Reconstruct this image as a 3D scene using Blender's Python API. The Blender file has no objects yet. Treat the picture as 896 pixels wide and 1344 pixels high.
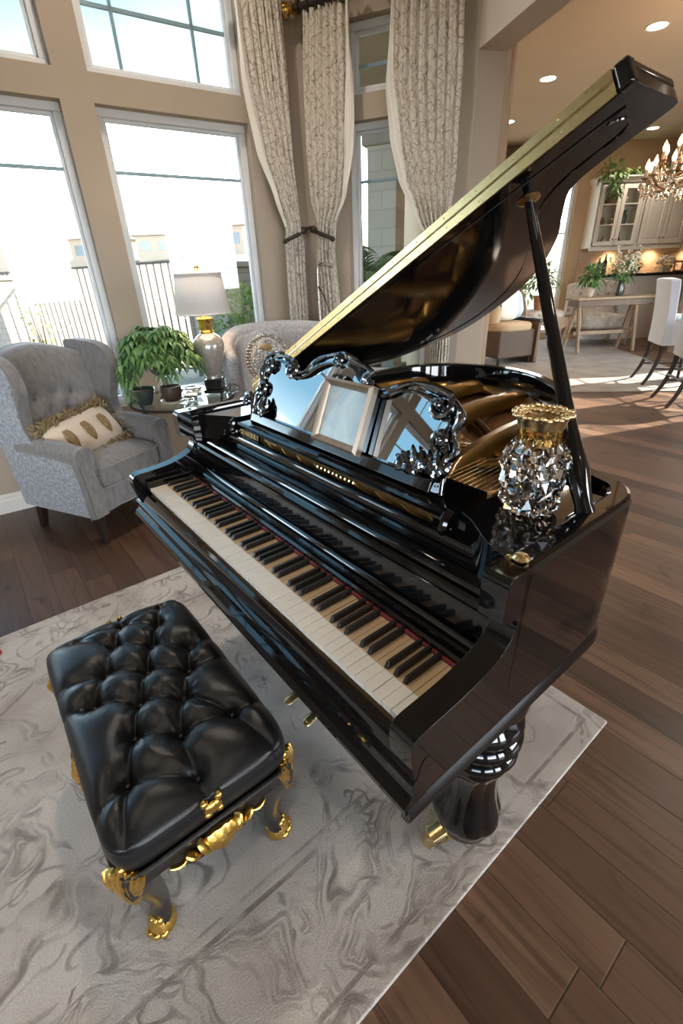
import bpy, bmesh, math, random
from mathutils import Vector, Matrix, noise
random.seed(7)
S = bpy.context.scene
COL = S.collection
R = math.radians
sin, cos, pi = math.sin, math.cos, math.pi

# ------------------------------------------------------------------ helpers
class MB:
    """collects shapes in one bmesh, built as ONE mesh object"""
    def __init__(self): self.bm = bmesh.new()
    def _face(self, vs, mi=0):
        try:
            f = self.bm.faces.new(vs); f.material_index = mi; return f
        except ValueError: return None
    def box(self, x0, x1, y0, y1, z0, z1, M=None, mi=0):
        co = [(x0,y0,z0),(x1,y0,z0),(x1,y1,z0),(x0,y1,z0),(x0,y0,z1),(x1,y0,z1),(x1,y1,z1),(x0,y1,z1)]
        v = [self.bm.verts.new((M @ Vector(c)) if M else c) for c in co]
        for f in ((3,2,1,0),(4,5,6,7),(0,1,5,4),(1,2,6,5),(2,3,7,6),(3,0,4,7)): self._face([v[i] for i in f], mi)
        return self
    def prism(self, pts, fn, a, b, mi=0):
        """2D polygon pts, fn(p, h) -> 3D, extruded from h=a to h=b"""
        lo = [self.bm.verts.new(fn(p, a)) for p in pts]; hi = [self.bm.verts.new(fn(p, b)) for p in pts]
        n = len(pts)
        f1 = self._face(lo[::-1], mi); f2 = self._face(hi, mi)
        for i in range(n): self._face([lo[i], lo[(i+1)%n], hi[(i+1)%n], hi[i]], mi)
        for f in (f1, f2):
            if f: f.normal_update()
        if n > 4: bmesh.ops.triangulate(self.bm, faces=[f for f in (f1, f2) if f])
        return self
    def lathe(self, prof, n=32, c=(0,0,0), M=None, rmod=None, cap=True, mi=0):
        rings = []
        for (r, z) in prof:
            ring = []
            for i in range(n):
                a = 2*pi*i/n
                rr = r*(rmod(a, z) if rmod else 1)
                p = Vector((c[0]+rr*cos(a), c[1]+rr*sin(a), c[2]+z))
                ring.append(self.bm.verts.new(M @ p if M else p))
            rings.append(ring)
        for a, b in zip(rings, rings[1:]):
            for i in range(n): self._face([a[i], a[(i+1)%n], b[(i+1)%n], b[i]], mi)
        if cap:
            if prof[0][0] > 1e-5: self._face(rings[0][::-1], mi)
            if prof[-1][0] > 1e-5: self._face(rings[-1], mi)
        return self
    def tube(self, pts, rad, n=8, cap=True, closed=False, flat=1.0, mi=0):
        pts = [Vector(p) for p in pts]; m = len(pts)
        if not hasattr(rad, '__len__'): rad = [rad]*m
        rings = []; up = None
        for i, p in enumerate(pts):
            if closed: t = pts[(i+1)%m]-pts[i-1]
            else: t = pts[min(i+1,m-1)]-pts[max(i-1,0)]
            if t.length < 1e-9: t = Vector((0,0,1))
            t.normalize()
            if up is None:
                up = Vector((0,0,1)) if abs(t.z) < .9 else Vector((1,0,0))
            s = t.cross(up)
            if s.length < 1e-6: s = t.cross(Vector((1,.3,0)))
            s.normalize(); up = s.cross(t).normalized()
            rings.append([self.bm.verts.new(p + s*cos(2*pi*k/n)*rad[i] + up*sin(2*pi*k/n)*rad[i]*flat) for k in range(n)])
        rr = list(zip(rings, rings[1:])) + ([(rings[-1], rings[0])] if closed else [])
        for a, b in rr:
            for k in range(n): self._face([a[k], a[(k+1)%n], b[(k+1)%n], b[k]], mi)
        if cap and not closed: self._face(rings[0][::-1], mi); self._face(rings[-1], mi)
        return self
    def ell(self, c, r, n=5.0, M=None, nu=24, nv=14, e=2.0, mi=0, mod=None):
        """superellipsoid: e=2 round, e=5 a soft box"""
        c = Vector(c); rings = []
        for j in range(nv+1):
            th = -pi/2 + pi*j/nv; ring = []
            for i in range(nu if 0 < j < nv else 1):
                ph = 2*pi*i/nu
                d = Vector((cos(th)*cos(ph), cos(th)*sin(ph), sin(th)))
                k = (abs(d.x)**e+abs(d.y)**e+abs(d.z)**e)**(-1/e)
                d = d*k
                p = Vector((d.x*r[0], d.y*r[1], d.z*r[2]))
                if mod: p = mod(p)
                p = c + (M @ p if M else p)
                ring.append(self.bm.verts.new(p))
            rings.append(ring)
        for a, b in zip(rings, rings[1:]):
            if len(a) == 1:
                for i in range(nu): self._face([a[0], b[(i+1)%nu], b[i]], mi)
            elif len(b) == 1:
                for i in range(nu): self._face([a[i], a[(i+1)%nu], b[0]], mi)
            else:
                for i in range(nu): self._face([a[i], a[(i+1)%nu], b[(i+1)%nu], b[i]], mi)
        return self
    def grid(self, fn, nu, nv, closed_u=False, uv=None, mi=0):
        vs = [[self.bm.verts.new(fn(i/nu, j/nv)) for i in range(nu if closed_u else nu+1)] for j in range(nv+1)]
        ul = self.bm.loops.layers.uv.verify() if uv else None
        for j in range(nv):
            for i in range(nu):
                i2 = (i+1) % nu if closed_u else i+1
                f = self._face([vs[j][i], vs[j][i2], vs[j+1][i2], vs[j+1][i]], mi)
                if ul and f:
                    for l, q in zip(f.loops, ((i,j),(i+1,j),(i+1,j+1),(i,j+1))): l[ul].uv = uv(q[0]/nu, q[1]/nv)
        return vs
    def slab(self, front, back, nu, nv, mi=0):
        a = self.grid(front, nu, nv, mi=mi); b = self.grid(back, nu, nv, mi=mi)
        def strip(p, q):
            for i in range(len(p)-1): self._face([p[i], q[i], q[i+1], p[i+1]], mi)
        strip(a[0], b[0]); strip(b[-1], a[-1])
        strip([r[-1] for r in a], [r[-1] for r in b]); strip([r[0] for r in b], [r[0] for r in a])
        return self
    def build(self, name, mat, parent=None, smooth=35, bevel=0, seg=2, sub=0, fix=True):
        if fix: bmesh.ops.recalc_face_normals(self.bm, faces=self.bm.faces[:])
        me = bpy.data.meshes.new(name); self.bm.to_mesh(me); self.bm.free()
        for m in (mat if isinstance(mat, (list, tuple)) else [mat]): me.materials.append(m)
        if smooth:
            me.shade_smooth()
            if smooth < 179: me.set_sharp_from_angle(angle=R(smooth))
        o = bpy.data.objects.new(name, me); COL.objects.link(o)
        if parent: o.parent = parent
        if bevel:
            m = o.modifiers.new('bevel', 'BEVEL'); m.width = bevel; m.segments = seg; m.limit_method = 'ANGLE'; m.angle_limit = R(30); m.harden_normals = True
        if sub:
            m = o.modifiers.new('sub', 'SUBSURF'); m.levels = sub; m.render_levels = sub
        return o

def tag(o, label=None, cat=None, group=None, kind=None):
    if label: o['label'] = label
    if cat: o['category'] = cat
    if group: o['group'] = group
    if kind: o['kind'] = kind
    return o
def empty(name, loc=(0,0,0), rz=0):
    o = bpy.data.objects.new(name, None); COL.objects.link(o)
    o.location = loc; o.rotation_euler = (0,0,rz); o.empty_display_size = .1
    return o
def thing(name, label, cat, loc=(0,0,0), rz=0, group=None):
    return tag(empty(name, loc, rz), label, cat, group)
def struct(o): o['kind'] = 'structure'; return o
def copy_tree(o, parent=None):
    c = o.copy(); COL.objects.link(c)
    if parent: c.parent = parent
    for ch in list(o.children): copy_tree(ch, c)
    return c
def catmull(P, n=8, closed=False):
    P = [Vector(p) for p in P]; out = []; m = len(P)
    for i in range(m if closed else m-1):
        g = lambda k: P[k % m] if closed else P[max(0, min(m-1, k))]
        p0, p1, p2, p3 = g(i-1), g(i), g(i+1), g(i+2)
        for k in range(n):
            t = k/n
            out.append(.5*((2*p1)+(p2-p0)*t+(2*p0-5*p1+4*p2-p3)*t*t+(3*p1-p0-3*p2+p3)*t**3))
    if not closed: out.append(P[-1])
    return out
def lerp(a, b, t): return a+(b-a)*t
def interp(tab, x):
    if x <= tab[0][0]: return tab[0][1:]
    for a, b in zip(tab, tab[1:]):
        if x <= b[0]:
            t = (x-a[0])/(b[0]-a[0]); t2 = t*t*(3-2*t)*.5+t*.5
            return tuple(lerp(p, q, t2) for p, q in zip(a[1:], b[1:]))
    return tab[-1][1:]

# ------------------------------------------------------------------ materials
def newmat(name):
    m = bpy.data.materials.new(name); m.use_nodes = True
    nt = m.node_tree; nt.nodes.clear()
    return m, nt
class NT:
    def __init__(self, nt): self.nt = nt
    def n(self, typ, **kw):
        nd = self.nt.nodes.new(typ)
        for k, v in kw.items():
            if k.startswith('i_'): nd.inputs[k[2:].replace('_', ' ')].default_value = v
            else: setattr(nd, k, v)
        return nd
    def l(self, a, b): self.nt.links.new(a, b)
    def math(self, op, a, b=None, c=None, clamp=False):
        nd = self.nt.nodes.new('ShaderNodeMath'); nd.operation = op; nd.use_clamp = clamp
        for i, x in enumerate((a, b, c)):
            if x is None: continue
            if isinstance(x, (int, float)): nd.inputs[i].default_value = x
            else: self.l(x, nd.inputs[i])
        return nd.outputs[0]
    def ramp(self, fac, stops):
        nd = self.nt.nodes.new('ShaderNodeValToRGB'); cr = nd.color_ramp
        while len(cr.elements) < len(stops): cr.elements.new(.5)
        for e, (p, c) in zip(cr.elements, stops):
            e.position = p; e.color = (c, c, c, 1) if isinstance(c, (int, float)) else (*c, 1)
        self.l(fac, nd.inputs[0]); return nd.outputs[0]
    def mix(self, fac, a, b):
        nd = self.nt.nodes.new('ShaderNodeMix'); nd.data_type = 'RGBA'
        for i, x in ((0, fac), (6, a), (7, b)):
            if isinstance(x, (int, float)): nd.inputs[i].default_value = x
            elif isinstance(x, tuple): nd.inputs[i].default_value = (*x, 1)
            else: self.l(x, nd.inputs[i])
        return nd.outputs[2]
def pm(name, c1, c2=None, scale=8, rough=.5, metal=0, bump=0, coat=0, spec=.5, stretch=(1,1,1), detail=4, sheen=0, trans=0, emit=None, estr=0, rvar=0, bscale=None, dist=0):
    """principled material with noise driven colour, roughness and bump"""
    m, nt = newmat(name); t = NT(nt)
    out = t.n('ShaderNodeOutputMaterial'); b = t.n('ShaderNodeBsdfPrincipled')
    t.l(b.outputs[0], out.inputs[0])
    c2 = c2 or tuple(x*.88 for x in c1)
    tc = t.n('ShaderNodeTexCoord'); mp = t.n('ShaderNodeMapping'); mp.inputs['Scale'].default_value = stretch
    t.l(tc.outputs['Object'], mp.inputs[0])
    nz = t.n('ShaderNodeTexNoise'); nz.inputs['Scale'].default_value = scale; nz.inputs['Detail'].default_value = detail; nz.inputs['Distortion'].default_value = dist
    t.l(mp.outputs[0], nz.inputs['Vector'])
    col = t.ramp(nz.outputs['Fac'], [(.3, c1), (.7, c2)])
    t.l(col, b.inputs['Base Color'])
    b.inputs['Roughness'].default_value = rough; b.inputs['Metallic'].default_value = metal
    b.inputs['Specular IOR Level'].default_value = spec
    b.inputs['Coat Weight'].default_value = coat; b.inputs['Coat Roughness'].default_value = .03
    b.inputs['Sheen Weight'].default_value = sheen
    b.inputs['Transmission Weight'].default_value = trans
    if rvar:
        t.l(t.math('MULTIPLY_ADD', nz.outputs['Fac'], rvar, rough-rvar*.5), b.inputs['Roughness'])
    if bump:
        src = nz
        if bscale:
            src = t.n('ShaderNodeTexNoise'); src.inputs['Scale'].default_value = bscale; src.inputs['Detail'].default_value = 3
            t.l(mp.outputs[0], src.inputs['Vector'])
        bp = t.n('ShaderNodeBump'); bp.inputs['Strength'].default_value = bump; bp.inputs['Distance'].default_value = .01
        t.l(src.outputs['Fac'], bp.inputs['Height']); t.l(bp.outputs[0], b.inputs['Normal'])
    if emit:
        b.inputs['Emission Color'].default_value = (*emit, 1); b.inputs['Emission Strength'].default_value = estr
    return m

def srgb(r, g, b): return tuple(((x/255)/12.92 if x/255 <= .04045 else ((x/255+.055)/1.055)**2.4) for x in (r, g, b))

M = {}
M['lacquer'] = pm('black_lacquer', (.003,.003,.0035), (.0045,.0045,.005), 3, rough=.06, coat=.5, spec=.42, rvar=.02)
M['lacquer_lid'] = pm('black_lacquer_lid', (.003,.003,.0035), (.0045,.0045,.005), 3, rough=.07, coat=.15, spec=.26)
M['lacquer_in'] = pm('black_lacquer_inner', (.004,.004,.0045), (.006,.006,.006), 6, rough=.18, coat=.5)
M['ebony'] = pm('ebony_key', (.008,.008,.009), (.012,.012,.012), 40, rough=.3, spec=.5)
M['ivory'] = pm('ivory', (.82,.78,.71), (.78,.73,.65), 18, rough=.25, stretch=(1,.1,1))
M['ivory_tail'] = pm('tan_ivory', (.58,.42,.26), (.52,.37,.22), 25, rough=.3, stretch=(1,.1,1))  # tan tone for the key tails behind the ivory heads
M['felt'] = pm('red_felt', (.25,.012,.02), (.18,.008,.015), 60, rough=.9, sheen=.4)
M['brass'] = pm('brass', (.78,.62,.32), (.66,.50,.24), 22, rough=.27, metal=1, rvar=.14)
M['gold'] = pm('gilt', (.80,.52,.14), (.66,.40,.09), 22, rough=.27, metal=1, bump=.25, rvar=.1)
M['pale_gold'] = pm('pale_gilt', (.84,.66,.38), (.72,.54,.28), 30, rough=.25, metal=1, bump=.15)
M['plate'] = pm('bronzed_iron', (.42,.23,.055), (.34,.18,.04), 5, rough=.30, metal=.75, bump=.05, coat=.4)
M['pinblock'] = pm('bronzed_pin_block', (.20,.115,.04), (.12,.065,.022), 60, rough=.35, metal=.45, bump=.2)
M['soundboard'] = pm('spruce_soundboard', (.36,.19,.08), (.27,.13,.05), 9, rough=.35, stretch=(8,1,1), coat=.3)
M['steel'] = pm('steel', (.62,.62,.64), (.5,.5,.52), 40, rough=.25, metal=1)
M['chrome'] = pm('chrome', (.75,.75,.77), (.65,.65,.67), 12, rough=.1, metal=1)
M['leather'] = pm('black_leather', (.005,.005,.006), (.009,.009,.010), 12, rough=.33, spec=.42, bump=.10, bscale=420, rvar=.08)
M['black_wood'] = pm('ebonised_wood', (.010,.009,.009), (.018,.015,.014), 12, rough=.28, coat=.3, stretch=(1,1,.2), bump=.1)
M['dark_wood'] = pm('dark_stained_wood', (.018,.012,.010), (.032,.020,.014), 12, rough=.35, stretch=(1,1,.15))
M['brown_wood'] = pm('walnut_wood', (.14,.075,.04), (.09,.045,.022), 10, rough=.4, stretch=(1,1,.15))
M['oak'] = pm('weathered_oak', (.36,.25,.15), (.26,.17,.10), 10, rough=.5, stretch=(1,1,.15))
M['wall'] = pm('tan_plaster', (.43,.36,.285), (.415,.345,.272), 3, rough=.85, bump=.03, bscale=120, spec=.2)
M['wall_kitchen'] = pm('warm_tan_plaster', (.50,.36,.23), (.48,.34,.21), 3, rough=.85, bump=.03, bscale=120, spec=.2)
M['ceiling'] = pm('ceiling_plaster', (.64,.55,.45), (.62,.53,.43), 3, rough=.9, bump=.03, bscale=100, spec=.2)
M['trim'] = pm('white_trim', (.74,.71,.66), (.72,.69,.63), 5, rough=.45)
M['vinyl'] = pm('white_vinyl', (.72,.74,.76), (.70,.72,.74), 6, rough=.4)
M['muntin'] = pm('grey_muntin', (.26,.38,.44), (.24,.35,.41), 10, rough=.4)
M['cab'] = pm('painted_cabinet', (.80,.76,.68), (.77,.72,.64), 5, rough=.4)
M['granite'] = pm('black_granite', (.012,.012,.014), (.03,.028,.026), 160, rough=.12)
M['linen'] = pm('grey_slipcover', (.56,.61,.68), (.48,.53,.60), 90, rough=.9, sheen=.3, bump=.1)
M['shade'] = pm('lamp_shade_linen', (.84,.80,.76), (.80,.76,.72), 120, rough=.9, bump=.05, stretch=(1,1,.1))
M['mercury'] = pm('silvered_glass', (.60,.57,.52), (.44,.41,.36), 55, rough=.3, metal=.55, bump=.12, coat=.5)
M['silver'] = pm('aged_silver', (.62,.60,.55), (.40,.38,.34), 60, rough=.25, metal=1, bump=.2)
M['wood_frame'] = pm('champagne_frame', (.36,.29,.22), (.26,.20,.15), 30, rough=.3, metal=.45, stretch=(1,1,.2))
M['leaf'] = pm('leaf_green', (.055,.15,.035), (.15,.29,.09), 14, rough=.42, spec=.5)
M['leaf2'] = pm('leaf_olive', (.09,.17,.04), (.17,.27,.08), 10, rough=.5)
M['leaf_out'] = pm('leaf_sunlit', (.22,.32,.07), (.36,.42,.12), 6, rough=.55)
M['palm'] = pm('palm_green', (.10,.20,.06), (.20,.32,.12), 8, rough=.5)
M['flower_white'] = pm('white_petals', (.78,.72,.62), (.70,.60,.45), 30, rough=.7)
M['terracotta'] = pm('terracotta', (.42,.20,.10), (.34,.15,.08), 14, rough=.7)
M['soil'] = pm('pot_glaze_green', (.05,.07,.055), (.03,.045,.04), 12, rough=.2, coat=.5)
M['pot_brown'] = pm('pot_brown', (.10,.065,.045), (.07,.045,.03), 12, rough=.35)
M['cream'] = pm('cream_ceramic', (.66,.58,.45), (.6,.52,.4), 10, rough=.3)
M['iron'] = pm('wrought_iron', (.030,.022,.018), (.05,.035,.025), 30, rough=.5, metal=.4, bump=.1)
M['fence'] = pm('fence_iron', (.06,.045,.04), (.08,.06,.05), 10, rough=.6)
M['stone'] = pm('pale_stone', (.42,.37,.32), (.34,.30,.26), 4, rough=.9, bump=.3)
M['stucco'] = pm('stucco', (.42,.34,.27), (.38,.31,.24), 5, rough=.9)
M['roof'] = pm('roof_tile', (.40,.30,.25), (.34,.25,.20), 5, rough=.9)
M['dark_glass'] = pm('far_window', (.18,.20,.22), (.14,.16,.18), 3, rough=.2)
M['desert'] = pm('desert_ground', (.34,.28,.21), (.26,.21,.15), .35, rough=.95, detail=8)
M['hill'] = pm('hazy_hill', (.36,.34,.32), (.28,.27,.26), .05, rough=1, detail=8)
M['mountain'] = pm('hazy_blue_mountain', (.36,.42,.50), (.31,.37,.45), .02, rough=1)  # distance haze is mixed into this pale blue colour
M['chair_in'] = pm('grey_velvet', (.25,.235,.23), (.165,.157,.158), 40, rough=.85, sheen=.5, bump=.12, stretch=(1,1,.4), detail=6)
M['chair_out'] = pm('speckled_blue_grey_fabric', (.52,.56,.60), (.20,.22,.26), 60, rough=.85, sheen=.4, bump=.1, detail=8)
M['boucle'] = pm('grey_boucle', (.72,.71,.72), (.32,.31,.32), 110, rough=.95, bump=.5, detail=6)
M['pillow'] = pm('cream_satin', (.70,.60,.50), (.64,.54,.44), 12, rough=.5, sheen=.2)
M['fringe'] = pm('gold_fringe', (.34,.26,.14), (.16,.11,.055), 70, rough=.7, bump=.5)
M['motif'] = pm('gold_embroidery', (.40,.27,.13), (.25,.16,.07), 90, rough=.45, metal=.3, bump=.4)
M['nail'] = pm('pewter_nail', (.45,.43,.40), (.35,.33,.30), 30, rough=.3, metal=1)
M['sheer'] = pm('curtain_lining', (.80,.77,.70), (.77,.73,.66), 6, rough=.9)
M['wicker'] = pm('wicker', (.13,.085,.06), (.06,.04,.03), 60, rough=.7, bump=.5, stretch=(1,1,3))
M['tan_cushion'] = pm('tan_cushion', (.50,.36,.22), (.44,.31,.19), 10, rough=.8)
M['blue_cloth'] = pm('pale_blue_cloth', (.50,.56,.62), (.42,.48,.55), 10, rough=.85)
M['bottle'] = pm('teal_bottle', (.05,.12,.13), (.03,.08,.09), 8, rough=.08, coat=1)
M['downlight'] = pm('downlight_lens', (1,.95,.85), (1,.95,.85), 2, emit=(1,.86,.66), estr=9)
M['puck'] = pm('under_cabinet_lens', (1,.9,.75), (1,.9,.75), 2, emit=(1,.72,.42), estr=12)
M['bulb'] = pm('candle_bulb', (1,.7,.45), (1,.7,.45), 2, emit=(1,.52,.26), estr=2.6)
M['red'] = pm('red_plastic', (.45,.03,.03), (.35,.02,.02), 20, rough=.4)

def glass(name, tint=(1,1,1), rough=0.0, ior=1.5):
    m, nt = newmat(name); t = NT(nt)
    out = t.n('ShaderNodeOutputMaterial'); g = t.n('ShaderNodeBsdfGlass')
    nz = t.n('ShaderNodeTexNoise'); nz.inputs['Scale'].default_value = 30
    t.l(t.mix(nz.outputs['Fac'], tint, tuple(x*.97 for x in tint)), g.inputs['Color'])
    g.inputs['Roughness'].default_value = rough; g.inputs['IOR'].default_value = ior
    t.l(g.outputs[0], out.inputs[0]); return m
M['crystal'] = glass('cut_crystal', (1,1,1), .01, 1.54)
M['crystal_small'] = glass('crystal_drop', (1,.99,.97), .05, 1.45)
def pane(name, tint=(.97,.99,.98)):
    m, nt = newmat(name); t = NT(nt)
    out = t.n('ShaderNodeOutputMaterial'); tr = t.n('ShaderNodeBsdfTransparent'); gl = t.n('ShaderNodeBsdfGlossy')
    gl.inputs['Roughness'].default_value = .01
    nz = t.n('ShaderNodeTexNoise'); nz.inputs['Scale'].default_value = 2
    t.l(t.mix(nz.outputs['Fac'], tint, tuple(x*.99 for x in tint)), tr.inputs['Color'])
    fr = t.n('ShaderNodeLayerWeight'); fr.inputs['Blend'].default_value = .5
    fac = t.math('MULTIPLY_ADD', t.math('POWER', fr.outputs['Facing'], 5), .9, .035)
    mx = t.n('ShaderNodeMixShader')
    t.l(fac, mx.inputs[0]); t.l(tr.outputs[0], mx.inputs[1]); t.l(gl.outputs[0], mx.inputs[2])
    t.l(mx.outputs[0], out.inputs[0]); return m
M['amber_glass'] = glass('amber_glass', (.98,.84,.55), .03, 1.45)
M['mirror'] = pm('dark_mirror', (.50,.52,.53), (.46,.48,.50), 3, rough=.015, metal=1)
M['mirror_frame'] = pm('mirror_black_carving', (.26,.29,.32), (.20,.23,.26), 14, rough=.07, metal=1)
M['gold_leaf'] = pm('gold_leaf_paint', (.62,.48,.22), (.55,.42,.18), 30, rough=.5)
M['pane'] = pane('window_pane')
M['table_glass'] = pane('table_glass_top', (.90,.96,.95))

def floor_mat():
    m, nt = newmat('plank_floor'); t = NT(nt)
    out = t.n('ShaderNodeOutputMaterial'); b = t.n('ShaderNodeBsdfPrincipled'); t.l(b.outputs[0], out.inputs[0])
    tc = t.n('ShaderNodeTexCoord'); mp = t.n('ShaderNodeMapping'); mp.inputs['Rotation'].default_value = (0,0,R(52.36))
    t.l(tc.outputs['Object'], mp.inputs[0])
    sp = t.n('ShaderNodeSeparateXYZ'); t.l(mp.outputs[0], sp.inputs[0])
    W, L = .128, 1.15
    yy = t.math('DIVIDE', sp.outputs[1], W); row = t.math('FLOOR', yy)
    wn = t.n('ShaderNodeTexWhiteNoise', noise_dimensions='1D'); t.l(row, wn.inputs['W'])
    xx = t.math('ADD', t.math('DIVIDE', sp.outputs[0], L), t.math('MULTIPLY', wn.outputs['Value'], 7.3)); colm = t.math('FLOOR', xx)
    cv = t.n('ShaderNodeCombineXYZ'); t.l(row, cv.inputs[0]); t.l(colm, cv.inputs[1])
    w2 = t.n('ShaderNodeTexWhiteNoise', noise_dimensions='2D'); t.l(cv.outputs[0], w2.inputs['Vector'])
    # grain: noise stretched along the board, shifted per board
    gv = t.n('ShaderNodeCombineXYZ')
    t.l(t.math('MULTIPLY_ADD', sp.outputs[0], 1.6, t.math('MULTIPLY', w2.outputs['Value'], 37.0)), gv.inputs[0])
    t.l(t.math('MULTIPLY', sp.outputs[1], 22.0), gv.inputs[1])
    g1 = t.n('ShaderNodeTexNoise'); g1.inputs['Scale'].default_value = 1.6; g1.inputs['Detail'].default_value = 6; g1.inputs['Distortion'].default_value = .8
    t.l(gv.outputs[0], g1.inputs['Vector'])
    kv = t.n('ShaderNodeTexNoise'); kv.inputs['Scale'].default_value = 3.2; kv.inputs['Detail'].default_value = 3; kv.inputs['Distortion'].default_value = 1.5
    t.l(mp.outputs[0], kv.inputs['Vector'])
    base = t.ramp(w2.outputs['Value'], [(0, srgb(74,53,41)), (.35, srgb(94,69,54)), (.7, srgb(106,79,62)), (1, srgb(122,93,73))])
    grain = t.ramp(g1.outputs['Fac'], [(.3, .55), (.52, 1.0), (.75, 1.12)])
    knots = t.ramp(kv.outputs['Fac'], [(.27, .45), (.36, 1.0)])
    mm = t.n('ShaderNodeMix', data_type='RGBA', blend_type='MULTIPLY'); mm.inputs[0].default_value = 1; t.l(base, mm.inputs[6]); t.l(grain, mm.inputs[7])
    m2 = t.n('ShaderNodeMix', data_type='RGBA', blend_type='MULTIPLY'); m2.inputs[0].default_value = 1; t.l(mm.outputs[2], m2.inputs[6]); t.l(knots, m2.inputs[7])
    fy = t.math('FRACT', yy); fx = t.math('FRACT', xx)
    ey = t.math('MINIMUM', fy, t.math('SUBTRACT', 1, fy)); ex = t.math('MULTIPLY', t.math('MINIMUM', fx, t.math('SUBTRACT', 1, fx)), L/W)
    e = t.math('MINIMUM', ex, ey)
    gap = t.ramp(e, [(.004, .35), (.022, 1.0)])
    m3 = t.n('ShaderNodeMix', data_type='RGBA', blend_type='MULTIPLY'); m3.inputs[0].default_value = 1; t.l(m2.outputs[2], m3.inputs[6]); t.l(gap, m3.inputs[7])
    t.l(m3.outputs[2], b.inputs['Base Color'])
    t.l(t.math('MULTIPLY_ADD', g1.outputs['Fac'], .2, .27), b.inputs['Roughness'])
    bp = t.n('ShaderNodeBump'); bp.inputs['Strength'].default_value = .25; bp.inputs['Distance'].default_value = .004
    t.l(t.math('ADD', gap, t.math('MULTIPLY', g1.outputs['Fac'], .3)), bp.inputs['Height']); t.l(bp.outputs[0], b.inputs['Normal'])
    return m
M['floor'] = floor_mat()

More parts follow.
